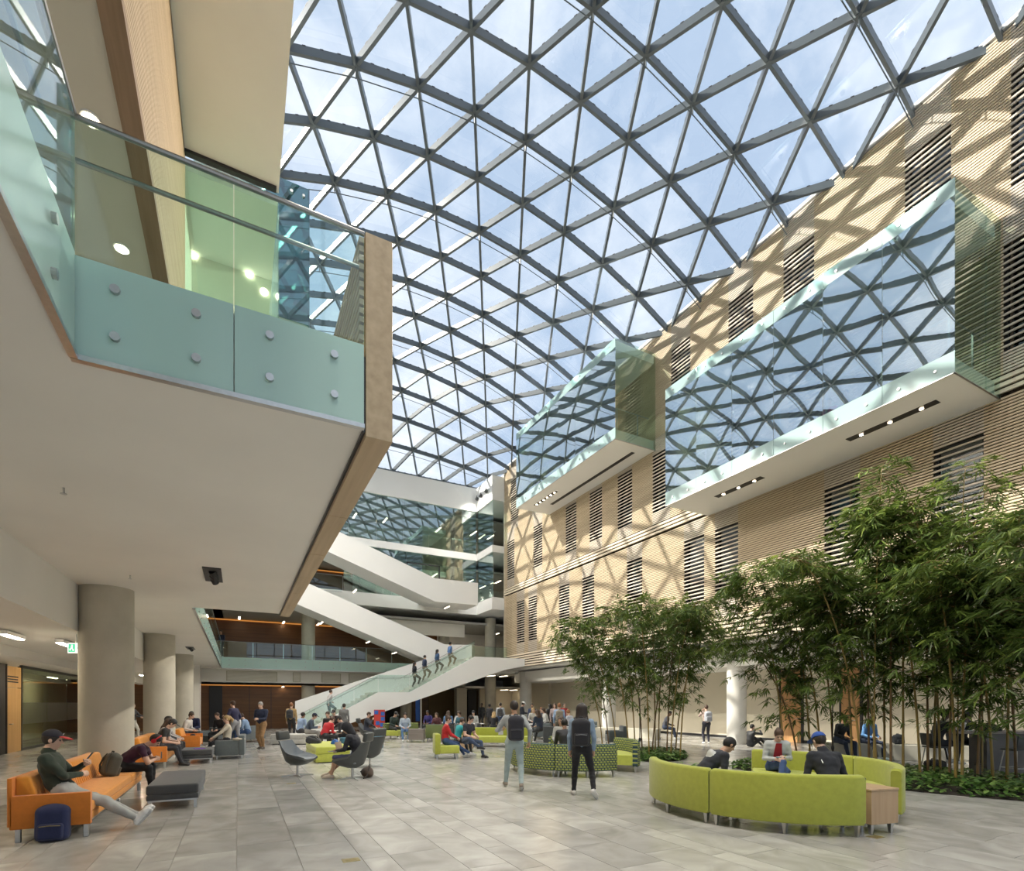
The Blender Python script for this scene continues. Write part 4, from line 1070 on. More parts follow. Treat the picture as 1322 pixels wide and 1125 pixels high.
        hm = sdf_mesh('hair', hp_ + cut, max(vox * .8, .008), [hairmat(hair)])
        ob('hair', hm, o)
    if hood is not None:
        hp_ = [ell(hc - hy_ * .012, (.098 * hs, .118 * hs, .118 * hs), Rh.T, 0, .03), cap(hc - hy_ * .04 - hz * .05, nb - fwdc * .03 + up2 * .02, .09 * hs, .085 * hs, 0, .05), ell(C + hy_ * .11 * hs - hz * .03 * hs, (.070 * hs, .085 * hs, .10 * hs), Rh.T, sub=True)]
        ob('hood', sdf_mesh('hood', hp_, max(vox * .8, .009), [cloth(hood)]), o)
    if capc is not None:
        g = -1 if capback else 1
        cp = [ell(hc + hz * .008, (.091 * hs, .111 * hs, .108 * hs), Rh.T, 0, .01), dict(t='h', c=(hc + hz * .022 * hs).astype(np.float32), n=(-hz).astype(np.float32), m=0, sub=True)]
        co = ob('cap', sdf_mesh('cap', cp, max(vox * .8, .008), [cloth(capc)]), o)
        tilt = unit(hy_ * g - hz * .18)
        bc = hc + hy_ * g * .105 * hs + hz * .028 * hs + tilt * .03
        Rb = np.stack([hx, tilt, unit(np.cross(hx, tilt))])
        br = [ell(bc, (.078 * hs, .082 * hs, .0115), Rb, 0, .01)]
        ob('brim', sdf_mesh('brim', br, max(min(vox * .6, .007), .006), [cloth(brim if brim is not None else capc)]), co)
    o['_j'] = 0
    del o['_j']
    info = dict(o=o, S=S, P=P, C=C, nb=nb, wr=wr, ank=ank, hz=hz, hy=hy_, hx=hx, Rh=Rh, up=up2, fwd=fwdc, s=s, chest=chest)
    return info
def to_world(info, p):
    o = info['o']; c, s = math.cos(o.rotation_euler.z), math.sin(o.rotation_euler.z)
    return Vector((o.location.x + c * p[0] - s * p[1], o.location.y + s * p[0] + c * p[1], o.location.z + p[2]))
def face(dx, dy): return math.atan2(-dx, dy)      # yaw so that local +y points along (dx,dy)

def backpack(label, loc, rz, col, tilt=0.0, h=.44, w=.30, d=.17, col2=None, straps=True, group=None, worn=False, trim=None, vox=.011):
    """soft pack; its back (straps) is at local -y... the pocket side is +y"""
    r = empty('backpack', loc, rz, label=label, cat='backpack', group=group)
    r.rotation_euler = (tilt, 0, rz)
    pr = [rbx((0, 0, h * .46), (w / 2 - .07, d / 2 - .06, h * .46 - .07), .07, k=.03), ell((0, 0, h * .80), (w * .42, d * .46, h * .2), k=.05)]
    ob('body', sdf_mesh('body', pr, vox, [cloth(col)]), r)
    pk = ob('front_pocket', sdf_mesh('front_pocket', [rbx((0, d * .46, h * .26), (w * .36 - .03, .02, h * .2 - .03), .035)], vox, [cloth(col2 or tuple(c * .9 for c in col))]), r)
    part('zipper', MB().tube([(-w * .3, d * .46 + .056, h * .41), (0, d * .46 + .058, h * .425), (w * .3, d * .46 + .056, h * .41)], .006, 6), trim or m_dark, pk)
    hp = MB().tube([(-.035, -d * .25, h * .95), (-.03, -d * .25, h * 1.03), (.03, -d * .25, h * 1.03), (.035, -d * .25, h * .95)], .011, 8)
    part('top_handle', hp, cloth(tuple(c * .7 for c in col)), r, smooth=True)
    if straps:
        for q in (-1, 1):
            if worn: pts = [(q * .09, -d * .45, h * .93), (q * .105, -d * .5 - .09, h * 1.0), (q * .115, -d * .5 - .22, h * .9), (q * .115, -d * .5 - .235, h * .6), (q * .12, -d * .5 - .12, h * .3), (q * .12, -d * .4, h * .16)]
            else: pts = [(q * .08, -d * .45, h * .9), (q * .10, -d * .62, h * .7), (q * .12, -d * .66, h * .4), (q * .12, -d * .45, h * .12)]
            part('strap', MB().tube(pts, .016, 8), cloth(tuple(c * .7 for c in col)), r, smooth=True)
    return r
# ------------------------------------------------------------------ furniture
def fabric(name, c, rough=.9, var=.07): return mat(name, c, rough, var=var, scale=14, bump=.15, bscale=140, sheen=.25)
f_orange = fabric('orange_wool', (.68, .27, .03)); f_orange2 = fabric('burnt_orange_wool', (.58, .18, .02))
f_grey = fabric('charcoal_wool', (.060, .064, .068)); f_slate = fabric('slate_wool', (.115, .135, .14))
f_lime = fabric('lime_fabric', (.35, .375, .05)); f_lime2 = fabric('lime_seat_fabric', (.44, .48, .08))
f_shell = mat('charcoal_leather', (.058, .064, .064), .42, var=.05, scale=8); f_inner = mat('blue_grey_leather', (.20, .225, .245), .4, var=.05, scale=8)
f_ivory = fabric('ivory_weave', (.55, .54, .50)); f_teal = fabric('teal_fabric', (.05, .19, .27))
m_leg = mat('satin_aluminium', (.52, .52, .51), .35, metal=1.0, var=.04)
m_cube = wood('beech_veneer', (.42, .28, .16), (.50, .35, .21), .45, 2, .8, 'Object'); m_cubeg = wood('grey_ash', (.20, .17, .15), (.27, .235, .21), .5, 0, .8, 'Object')
def pattern(name):
    m = bpy.data.materials.new(name); t = nodes_of(m); N = t.nodes; L = t.links
    o = N.new('ShaderNodeOutputMaterial'); p = N.new('ShaderNodeBsdfPrincipled'); L.new(p.outputs[0], o.inputs[0]); p.inputs['Roughness'].default_value = .85
    uv = N.new('ShaderNodeUVMap'); uv.uv_map = 'UVMap'
    b = N.new('ShaderNodeTexBrick'); L.new(uv.outputs[0], b.inputs['Vector'])
    b.inputs['Color1'].default_value = (.56, .56, .13, 1); b.inputs['Color2'].default_value = (.46, .48, .11, 1); b.inputs['Mortar'].default_value = (.035, .07, .085, 1)
    b.inputs['Scale'].default_value = 1.0; b.inputs['Mortar Size'].default_value = .011; b.inputs['Brick Width'].default_value = .085; b.inputs['Row Height'].default_value = .055
    b.inputs['Mortar Smooth'].default_value = .1
    b2 = N.new('ShaderNodeTexBrick'); mp = N.new('ShaderNodeMapping'); mp.inputs['Location'].default_value = (.05, .031, 0); L.new(uv.outputs[0], mp.inputs[0]); L.new(mp.outputs[0], b2.inputs['Vector'])
    b2.inputs['Color1'].default_value = (1, 1, 1, 1); b2.inputs['Color2'].default_value = (1, 1, 1, 1); b2.inputs['Mortar'].default_value = (.25, .38, .30, 1)
    b2.inputs['Scale'].default_value = 1.0; b2.inputs['Mortar Size'].default_value = .007; b2.inputs['Brick Width'].default_value = .085; b2.inputs['Row Height'].default_value = .055
    mx = N.new('ShaderNodeMix'); mx.data_type = 'RGBA'; mx.blend_type = 'MULTIPLY'; mx.inputs[0].default_value = 1
    L.new(b.outputs['Color'], mx.inputs[6]); L.new(b2.outputs['Color'], mx.inputs[7]); L.new(mx.outputs[2], p.inputs['Base Color'])
    MATS[name] = m; return m
f_pat = pattern('lime_teal_pattern_fabric')
def rdir(r, f): return (r * CT + f * ST, -r * ST + f * CT)
def ryaw(r, f): return face(*rdir(r, f))
def rounded(prof_w, prof_h, r, n=3):
    pass
def pbox(name, x0, x1, y0, y1, z0, z1, m, par, r=.03, seg=3, label=None):
    return part(name, MB().box(x0, x1, y0, y1, z0, z1), m, par, bevel=r, seg=seg, label=label)
def legs_at(par, pts, h, w=.05, m=None, taper=False):
    for x, y in pts:
        if taper: part('leg', MB().add([(x - w / 2, y - w / 2, h), (x + w / 2, y - w / 2, h), (x + w / 2, y + w / 2, h), (x - w / 2, y + w / 2, h), (x - w / 4, y - w / 4, 0), (x + w / 4, y - w / 4, 0), (x + w / 4, y + w / 4, 0), (x - w / 4, y + w / 4, 0)], [(0, 1, 2, 3), (7, 6, 5, 4), (0, 4, 5, 1), (1, 5, 6, 2), (2, 6, 7, 3), (3, 7, 4, 0)]), m or m_leg, par)
        else: part('leg', MB().box(x - w / 2, x + w / 2, y - w / 2, y + w / 2, 0, h), m or m_leg, par, bevel=.006, seg=1)

# --- orange sofas (local: x along the sofa, seat faces -y ... placed so that the seat faces world +X)
def orange_sofa(label, X0, Y0_, L_, Lback, ncush, arm_near=True, arm_far=False, bh=.80, group=None):
    """front faces +X; X0 back plane, runs along +Y from Y0_"""
    r = empty('orange_sofa', (X0, Y0_, 0), label=label, cat='sofa', group=group)
    D = .77
    part('frame_rail', MB().box(.06, D - .03, .04, L_ - .04, .165, .20), m_leg, r)
    pbox('base', .05, D, .085 if arm_near else .0, L_, .20, .305, f_orange, r, .015, 2)
    n = 2
    sp = [.1, L_ * .72, L_ - (.1 if arm_far else .0)]
    for a, b in zip(sp[:-1], sp[1:]): pbox('seat_cushion', .18, D + .01, a + .004, b - .004, .305, .435, f_orange, r, .028, 3)
    for i in range(ncush):
        a, b = .10 + (Lback - .1) * i / ncush, .10 + (Lback - .1) * (i + 1) / ncush
        mb = MB().prism([(.02, .30), (.26, .42), (.16, bh), (.02, bh + .0)], a + .004, b - .004, 'y')
        bc = part('back_cushion', mb, f_orange, r, bevel=.03, seg=3)
        mb = MB(); k = int((b - a) / .11)
        for j in range(1, k):
            y = a + (b - a) * j / k; mb.tube([(.255, y, .45), (.163, y, bh - .04)], .004, 5)
        part('stitching', mb, f_orange2, bc, kind='stuff')
    for has, y in ((arm_near, 0.0), (arm_far, L_ - .09)):
        if has: pbox('arm_panel', .0, D + .015, y, y + .09, .165, .575, f_orange2, r, .012, 2)
    pbox('back_panel', -.02, .03, .0, Lback, .20, bh - .005, f_orange2, r, .01, 2)
    m_ = max(2, int(L_ / 2) + 1)
    for i in range(m_):
        y = .06 + (L_ - .12) * i / (m_ - 1); legs_at(r, [(.07, y), (D - .04, y)], .165, .055)
    return r
orange_sofa('long orange sofa with a reclining man and a navy backpack at its end', -2.46, 8.42, 4.1, 3.85, 2)
orange_sofa('second orange sofa where the black capped student sits', -2.46, 16.45, 3.1, 3.1, 2, arm_far=True)
orange_sofa('short orange sofa beyond the dark ottoman', -2.0, 21.6, 1.7, 1.7, 1, arm_far=True)

def ottoman(label, x0, x1, y0, y1, h=.40, m=None):
    r = empty('ottoman', ((x0 + x1) / 2, (y0 + y1) / 2, 0), label=label, cat='ottoman'); w, d = x1 - x0, y1 - y0
    pbox('cushion', -w / 2, w / 2, -d / 2, d / 2, h - .16, h, m or f_grey, r, .035, 3)
    pbox('base', -w / 2 + .005, w / 2 - .005, -d / 2 + .005, d / 2 - .005, .155, h - .162, m or f_grey, r, .012, 2)
    part('frame_rail', MB().box(-w / 2 + .02, w / 2 - .02, -d / 2 + .02, d / 2 - .02, .13, .155), m_leg, r)
    legs_at(r, [(sx * (w / 2 - .05), sy * (d / 2 - .05)) for sx in (-1, 1) for sy in (-1, 1)], .13, .05)
    return r
ottoman('long charcoal ottoman in front of the near orange sofa', -1.30, -.58, 10.0, 12.05)
ottoman('dark ottoman with a purple folder lying on it', -1.45, -.66, 17.2, 18.35)
def sofa_block(label, c, rz, w, d=.8, bh=.72, sh=.42, m=None, seatm=None, arms=True, name='lounge_chair', legh=.12, group=None, cat='chair', uvpat=False):
    """box lounge chair facing local +y"""
    r = empty(name, (c[0], c[1], 0), rz, label=label, cat=cat, group=group); m = m or f_slate; sm = seatm or m
    pbox('seat', -w / 2 + (.1 if arms else 0), w / 2 - (.1 if arms else 0), -d / 2 + .16, d / 2, .14 + legh - .12, sh, sm, r, .03, 3)
    b = pbox('backrest', -w / 2, w / 2, -d / 2, -d / 2 + .17, legh, bh, m, r, .03, 3)
    if uvpat: uv_box(b.data)
    if arms:
        for q in (-1, 1):
            a = pbox('arm', q * w / 2 - (.1 if q > 0 else 0), q * w / 2 + (.1 if q < 0 else 0), -d / 2 + .17, d / 2 - .02, legh, .58, m, r, .025, 3)
    legs_at(r, [(sx * (w / 2 - .07), sy * (d / 2 - .07)) for sx in (-1, 1) for sy in (-1, 1)], legh + .01, .05)
    return r
def uv_box(me):
    uv = me.uv_layers.new(name='UVMap')
    for p in me.polygons:
        n = p.normal
        for li in p.loop_indices:
            v = me.vertices[me.loops[li].vertex_index].co
            uv.data[li].uv = (v.x + v.y, v.z) if abs(n.z) < .7 else (v.x, v.y)

# grey seats of the left rows
wl = at_z(284, 980)
sofa_block('slate grey armchair of the blonde woman beside the dark ottoman', (-.22, 18.75), face(-1, 0.05), 1.15, .82, arms=True)
gp_ = at_z(319, 958); sofa_block('slate grey sofa end behind the walking man', (gp_.x, gp_.y), ryaw(-1, .2), 1.5, .8)
gp_ = at_z(282, 962); sofa_block('slate grey chair below the black and red hoodie', (gp_.x - .2, gp_.y), ryaw(-.3, -1), .9, .8)
def side_table(label, c, w=.6, d=.6, h=.5, m=None, legh=.1, name='side_table', rz=0):
    r = empty(name, (c[0], c[1], 0), rz, label=label, cat='table')
    pbox('carcass', -w / 2, w / 2, -d / 2, d / 2, legh, h - .03, m or m_cube, r, .004, 1)
    pbox('top', -w / 2 - .008, w / 2 + .008, -d / 2 - .008, d / 2 + .008, h - .03, h, m or m_cube, r, .005, 1)
    legs_at(r, [(sx * (w / 2 - .06), sy * (d / 2 - .06)) for sx in (-1, 1) for sy in (-1, 1)], legh, .06, taper=True); return r
def pedestal_table(label, c, r_=.38, h=.62, m=None, sq=False, group=None):
    r = empty('pedestal_table', (c[0], c[1], 0), label=label, cat='table', group=group); m = m or mat('white_laminate', (.75, .75, .73), .35, var=.02)
    part('table_top', MB().lathe([(r_ - .01, h - .03), (r_, h - .02), (r_, h), (r_ - .005, h + .002)], 28), m, r, smooth=True)
    part('pole', MB().tube([(0, 0, .02), (0, 0, h - .03)], .03, 12), m_leg, r, smooth=True)
    part('foot_plate', MB().lathe([(.22, 0), (.22, .012), (.04, .03)], 24), m_leg, r, smooth=True); return r

# --- swivel lounge chairs
def swivel_chair(label, c, rz, group=None):
    r = empty('swivel_chair', (c[0], c[1], 0), rz, label=label, cat='chair', group=group)
    path = [(.36, .40), (.27, .36), (.10, .325), (-.07, .325), (-.19, .39), (-.255, .52), (-.29, .67), (-.32, .83)]
    wid = [.28, .315, .335, .335, .325, .31, .285, .25]; rise = [.05, .12, .19, .23, .24, .18, .10, .04]
    NU = 13; In = []; Out = []
    for i, ((y, z), w, h) in enumerate(zip(path, wid, rise)):
        a = path[max(i - 1, 0)]; b = path[min(i + 1, len(path) - 1)]; d = Vector((0, b[0] - a[0], b[1] - a[1])).normalized(); n = Vector((0, -d.z, d.y)); n = n if n.z > 0 or n.y > 0 else -n
        if i < 4: n = Vector((0, 0.15, 1)).normalized()
        for j in range(NU):
            u = -1 + 2 * j / (NU - 1); o = Vector((u * w, y, z)) + n * (abs(u) ** 2.6) * h
            In.append(o); th = .05 * (1 - .6 * abs(u)); side = Vector((u, 0, 0)) * .02; Out.append(o - n * th * (1 if i > 0 else .6) + side - Vector((0, 0, .03 if i < 5 else 0)))
    k = len(path); mb = MB()
    fi = [(i * NU + j, i * NU + j + 1, (i + 1) * NU + j + 1, (i + 1) * NU + j) for i in range(k - 1) for j in range(NU - 1)]
    mb.add(In + Out, [], 0); b0 = len(In)
    mb.f += fi; mb.m += [1] * len(fi)
    mb.f += [tuple(b0 + q for q in f[::-1]) for f in fi]; mb.m += [0] * len(fi)
    rim = [(i, 0) for i in range(k)] + [(k - 1, j) for j in range(1, NU)] + [(i, NU - 1) for i in range(k - 2, -1, -1)] + [(0, j) for j in range(NU - 2, 0, -1)]
    for q in range(len(rim)):
        a, b = rim[q], rim[(q + 1) % len(rim)]; ia, ib = a[0] * NU + a[1], b[0] * NU + b[1]
        mb.f.append((ia, b0 + ia, b0 + ib, ib)); mb.m.append(0)
    part('bucket_seat', mb, [f_shell, f_inner], r, smooth=True)
    hr = MB().box(-.22, .22, -.05, .05, 0, .21).xf(Matrix.Translation((0, -.345, .845)) @ Matrix.Rotation(math.radians(8), 4, 'X'))
    part('headrest', hr, f_shell, r, bevel=.035, seg=3)
    pbox('seat_pad', -.24, .24, -.16, .32, .355, .43, f_inner, r, .03, 3)
    part('pole', MB().tube([(0, .02, .03), (0, .02, .32)], .028, 12), m_steel, r, smooth=True)
    for q in range(4):
        a = math.pi / 4 + q * math.pi / 2; part('base_leg', MB().add([(.03, -.022, .05), (.03, .022, .05), (.36, .012, .012), (.36, -.012, .012), (.03, -.022, .03), (.03, .022, .03), (.36, .012, 0), (.36, -.012, 0)], [(0, 3, 2, 1), (4, 5, 6, 7), (0, 1, 5, 4), (1, 2, 6, 5), (2, 3, 7, 6), (3, 0, 4, 7)]).xf(Matrix.Translation((0, .02, 0)) @ Matrix.Rotation(a, 4, 'Z')), m_steel, r)
    return r
c1 = at_z(383, 1002); ch1 = swivel_chair('empty charcoal swivel chair with headrest beside the lime ottoman', c1.xy, ryaw(1, -.18))
c2 = at_z(456, 1006); ch2 = swivel_chair('charcoal swivel chair holding the hooded student with laptop', c2.xy, ryaw(-1, .12))
c3 = at_z(478, 991); ch3 = swivel_chair('empty charcoal swivel chair behind the hooded student', c3.xy, ryaw(-.9, .65))
c4 = at_z(473, 958); ch4 = swivel_chair('charcoal swivel chair of the woman by the red and blue sign', c4.xy, ryaw(1, .0))

# --- centre block seats
def block(label, c, rz, w, d, h, m, z0=.03, name='ottoman', cat='ottoman'):
    r = empty(name, (c[0], c[1], 0), rz, label=label, cat=cat)
    pbox('cushion', -w / 2, w / 2, -d / 2, d / 2, h * .55, h, m, r, .03, 3); pbox('base', -w / 2 + .004, w / 2 - .004, -d / 2 + .004, d / 2 - .004, z0, h * .55, m, r, .012, 2)
    part('plinth', MB().box(-w / 2 + .06, w / 2 - .06, -d / 2 + .06, d / 2 - .06, 0, z0), m_dark, r); return r
lo_ = at_z(403, 980); block('long lime green ottoman with a bag and blue helmet on it', (2.42, 17.0), 0.0, .95, 2.5, .46, f_lime2)
wb_ = at_z(383, 962); block('ivory ribbed bench behind the lime ottoman', (wb_.x + .05, wb_.y + .5), ryaw(0, 1), 1.9, .75, .43, f_ivory, name='bench', cat='bench')
pt_ = at_z(427, 963); pedestal_table('small white round table among the studying group', (pt_.x + .25, pt_.y), .42, .60)
bs_ = at_z(450, 968); r = empty('pouf', (bs_.x, bs_.y, 0), label='teal blue pouf under the student in black cap', cat='pouf'); part('cushion', MB().lathe([(.30, 0), (.32, .03), (.32, .42), (.28, .46)], 24), f_teal, r, smooth=True); part('piping', MB().lathe([(.323, .40), (.327, .41), (.323, .42)], 24), f_grey, r)
bs_ = at_z(484, 966); r = empty('pouf', (bs_.x, bs_.y, 0), label='teal blue pouf peeping behind the empty swivel chair', cat='pouf'); part('cushion', MB().lathe([(.30, 0), (.32, .03), (.32, .42), (.28, .46)], 24), f_teal, r, smooth=True); part('piping', MB().lathe([(.323, .40), (.327, .41), (.323, .42)], 24), f_grey, r)

# --- curved sofas
def arc_piece(c, R0, R1, z0, z1, a0, a1, rnd, m, par, name, n=14, lean=0.0, uvs=False, lat=.0):
    """arc-shaped upholstered block between radii R0<R1; angles in degrees; c in the parent's frame"""
    pr = []
    for (cr, cz, s0) in ((R1 - rnd, z1 - rnd, 0), (R0 + rnd, z1 - rnd, 90), (R0 + rnd * .5, z0 + rnd * .5, 180), (R1 - rnd * .5, z0 + rnd * .5, 270)):
        rr = rnd if s0 < 180 else rnd * .5
        for q in range(4):
            t = math.radians(s0 + 30 * q); pr.append((cr + rr * math.cos(t) + (lean if s0 < 180 else 0), cz + rr * math.sin(t)))
    mb = MB(); k = len(pr); e = rnd * .7; dA = math.degrees(e / R1)
    st = [(a0, .8), (a0 + dA, 1.0)] + [(a0 + dA + (a1 - a0 - 2 * dA) * i / n, 1.0) for i in range(1, n)] + [(a1 - dA, 1.0), (a1, .8)]
    cr, cz = (R0 + R1) / 2, (z0 + z1) / 2; vs = []
    for a, sc_ in st:
        t = math.radians(a)
        for (pr_, pz) in pr:
            sx = sc_ if sc_ == 1 else 1 - (1 - sc_) * min(1, e / max((R1 - R0) / 2, .01)) * 1.5
            sz = sc_ if sc_ == 1 else 1 - .1
            rr = cr + (pr_ - cr) * sx; zz = cz + (pz - cz) * sz
            vs.append((c[0] + rr * math.cos(t), c[1] + rr * math.sin(t), zz))
    N_ = len(st); fs = [(i * k + j, (i + 1) * k + j, (i + 1) * k + (j + 1) % k, i * k + (j + 1) % k) for i in range(N_ - 1) for j in range(k)]
    fs += [tuple(range(k)), tuple((N_ - 1) * k + j for j in range(k))[::-1]]
    mb.add(vs, fs); o = part(name, mb, m, par, smooth=True)
    if uvs:
        me = o.data; uv = me.uv_layers.new(name='UVMap')
        for p in me.polygons:
            for li in p.loop_indices:
                v = me.vertices[me.loops[li].vertex_index].co; x, y = v.x - c[0], v.y - c[1]
                uv.data[li].uv = (math.atan2(y, x) * R1 if abs(a1) < 181 or True else 0, v.z + (math.hypot(x, y) - R0 if p.normal.z > .7 else 0))
    return o
def curved_sofa(label, C_, R, a0, a1, back_m, seat_m, bh=.79, group=None, uvs=False, nleg=3, depth=.74):
    r = empty('curved_sofa', (C_[0], C_[1], 0), label=label, cat='sofa', group=group)
    arc_piece((0, 0), R - depth, R - .135, .17, .43, a0 + .3, a1 - .3, .045, seat_m, r, 'seat')
    arc_piece((0, 0), R - .145, R, .15, bh, a0, a1, .045, back_m, r, 'backrest', uvs=uvs)
    for i in range(nleg):
        a = math.radians(a0 + 2 + (a1 - a0 - 4) * i / (nleg - 1)); legs_at(r, [((R - .08) * math.cos(a), (R - .08) * math.sin(a))], .16, .062, taper=True)
    for i in range(2):
        a = math.radians(a0 + 3 + (a1 - a0 - 6) * i); legs_at(r, [((R - depth + .08) * math.cos(a), (R - depth + .08) * math.sin(a))], .18, .062, taper=True)
    return r
def cam_angle(a):      # an angle seen from the camera's right/forward frame to world degrees
    return a - math.degrees(TH)
LC = rdir(4.3, 8.6); LR = 1.98
for a0, a1, l_ in ((166, 218.6, 'curved lime sofa section behind the hooded man with the printed back'), (219.3, 275.5, 'curved lime sofa section between the laptop and the wooden end table'),
                   (312, 370, 'curved lime sofa section ending beside the wooden table and bamboo bed'), (370.6, 428, 'curved lime sofa section under the woman reading her phone')):
    curved_sofa(l_, LC if a0 < 300 else rdir(4.10, 8.75), LR, cam_angle(a0), cam_angle(a1), f_lime, f_lime2)
tc_ = at_z(1127, 1064); a_ = math.radians(cam_angle(286.5))
side_table('wooden cube end table between two lime sofa sections', (LC[0] + 1.62 * math.cos(a_), LC[1] + 1.62 * math.sin(a_)), .46, .54, .60, m_cube, .14, rz=a_ + math.pi / 2)
# patterned ring
PC = rdir(1.62, 13.6); PR = 1.66
for a0, a1, l_ in ((170, 247, 'curved patterned lime sofa section before the walking man'), (247.6, 300, 'curved patterned sofa section behind the walking woman'),
                   (-28, 38, 'curved patterned sofa with plain lime seat beside the small bamboo bed'), (62, 110, 'curved patterned sofa section facing the seated dark haired man')):
    curved_sofa(l_, PC, PR, cam_angle(a0), cam_angle(a1), f_pat, f_lime2, uvs=True, bh=.77)
pc_ = rdir(2.2, 13.7)
# lime cluster of the woman in red
k_ = at_z(581, 981); sofa_block('lime green armless chair under the woman in red', (k_.x, k_.y + .35), ryaw(1, .25), .72, .75, bh=.78, m=f_lime, seatm=f_lime2, arms=False, legh=.16)
k_ = at_z(630, 966); sofa_block('long plain lime sofa behind the man with crossed legs', (k_.x + .55, k_.y + .5), ryaw(-.12, -1), 2.9, .8, bh=.74, m=f_lime, seatm=f_lime2, arms=False, name='long_sofa', cat='sofa', legh=.15)
k_ = at_z(607, 971); side_table('light wood cube table between red woman and seated man', (k_.x, k_.y + .3), .45, .45, .55, m_cube, .1, rz=-TH)
# patterned seats further back
k_ = at_z(512, 955); sofa_block('patterned armchair with lime seat beneath the man in green', (k_.x, k_.y + .5), ryaw(1, -.25), .75, .8, bh=.76, m=f_pat, seatm=f_lime2, arms=False, legh=.14, uvpat=True)
k_ = at_z(526, 955); sofa_block('patterned armchair with lime seat and a white sheet on it', (k_.x + .75, k_.y + 1.0), ryaw(.8, -.6), .75, .8, bh=.74, m=f_pat, seatm=f_lime2, arms=False, legh=.14, uvpat=True)
k_ = at_z(561, 958); sofa_block('patterned sofa back beside the grey wood cube table', (k_.x + .35, k_.y + .45), ryaw(.1, 1), 1.0, .8, bh=.76, m=f_pat, seatm=f_lime2, arms=False, legh=.14, uvpat=True)
k_ = at_z(541, 959); side_table('grey wood cube table in front of the denim jacket woman', (k_.x, k_.y + .3), .66, .6, .58, m_cubeg, .12, rz=-TH)
k_ = at_z(530, 953); pedestal_table('low white round table by the patterned armchairs', (k_.x + .15, k_.y - .3), .33, .45)
k_ = at_z(1250, 1000)
# dark low chairs and white tables of the far rows
far_seats = [(600, 24.5, (.1, 1), 'slate'), (556, 29, (-1, 0), 'slate'), (625, 25, (1, .2), 'charcoal'), (655, 27, (.2, -1), 'slate'), (672, 23.2, (0, 1), 'charcoal'), (703, 25.2, (.4, 1), 'slate'), (716, 21.5, (.2, 1), 'charcoal'), (745, 24, (-1, .2), 'slate'), (760, 27.0, (-.2, -1), 'slate'), (795, 21.8, (-1, 0), 'slate'), (683, 28.5, (-.3, -1), 'charcoal')]
fl = ['far grey lounge chair behind the teal shirted student', 'far grey lounge chair of the purple hooded student', 'far charcoal lounge chair by the blue helmet table', 'far grey lounge chair facing the blonde student', 'far charcoal chair behind the long lime sofa', 'far grey chair beside the dark jacket student', 'far charcoal chair behind the patterned ring', 'far grey chair near the students with striped shirt', 'far grey chair left of the bamboo stems', 'tall grey chair standing among the bamboo stems', 'far charcoal chair near the white capped man']
for (px_, f_, d_, t_), l_ in zip(far_seats, fl):
    p = at_f(px_, 909, f_); sofa_block(l_, (p.x, p.y), ryaw(*d_), .85, .78, bh=.78, m=f_slate if t_ == 'slate' else f_grey)
for (px_, f_), l_ in zip([(614, 26.6), (575, 28), (690, 26), (735, 22.8)], ['far white table with the blue helmet', 'far white table before the purple hooded student', 'far white table among the standing women', 'far white table beside the light blue shirt man']):
    p = at_f(px_, 909, f_); pedestal_table(l_, p.xy, .45, .70)
# right side: concrete bench, tall table and stools behind the bamboo
b0, b1 = at_z(1062, 984), at_z(1258, 988)
def concrete_bench(label, pts, h=.48, d=.5):
    r = empty('concrete_bench', (*pts[0], 0), label=label, cat='bench')
    for a, b in zip(pts[:-1], pts[1:]):
        M = bar_matrix((*a, h / 2), (*b, h / 2), d, h); part('segment', MB().box(-.5, .5, -.5, .5, -.5, .5).xf(M), m_conc, r, True, bevel=.01, seg=1)  # darker concrete puts the bench's shade into its colour
    return r
q = [at_f(1060, 909, 16.6), at_f(1150, 909, 15.9), at_f(1255, 909, 15.2)]
concrete_bench('low concrete bench wall behind the tall bamboo', [tuple(v.xy) for v in q])
q = [at_f(745, 909, 27.5), at_f(850, 909, 25.0)]
concrete_bench('low pale bench at the back of the small bamboo bed', [tuple(v.xy) for v in q], .5, .6)
tt = at_f(1283, 909, 12.9); tr = empty('tall_table', (tt.x, tt.y, 0), ryaw(0, 1), label='tall dark table with laptops behind the bamboo', cat='table')
m_stain = mat('blackened_steel', (.10, .095, .09), .35, metal=.6, var=.2, scale=3)
pbox('table_top', -1.25, 1.3, -.4, .4, .98, 1.03, m_cubeg, tr, .006, 1); pbox('pedestal', -.40, 1.0, -.25, .25, 0, .98, m_stain, tr, .006, 1)
def stool(label, c, rz, h=.66):
    r = empty('bar_stool', (c[0], c[1], 0), rz, label=label, cat='stool')
    pbox('seat', -.2, .2, -.19, .19, h - .04, h, f_shell, r, .015, 2)
    bk = part('backrest', MB().box(-.19, .19, -.02, .02, 0, .30).xf(Matrix.Translation((0, -.19, h + .02)) @ Matrix.Rotation(math.radians(10), 4, 'X')), f_shell, r, bevel=.015, seg=2)
    for sx in (-1, 1):
        for sy in (-1, 1): part('leg', MB().tube([(sx * .15, sy * .14, h - .04), (sx * .22, sy * .22, 0)], .012, 8), m_steel, r)
    part('foot_ring', MB().tube([(.195, .19, .22), (-.195, .19, .22), (-.195, -.19, .22), (.195, -.19, .22), (.195, .19, .22)], .009, 6), m_steel, r); return r
st1 = at_f(1208, 909, 12.9); stool('bar stool under the student in black hoodie at tall table', st1.xy, ryaw(1, 0))
st2 = at_f(1240, 909, 13.7); stool('bar stool of the student with laptop at tall table', st2.xy, ryaw(1, -.1))
st3 = at_f(1312, 909, 12.1); stool('empty dark bar stool on the open side of tall table', st3.xy, ryaw(0, 1))
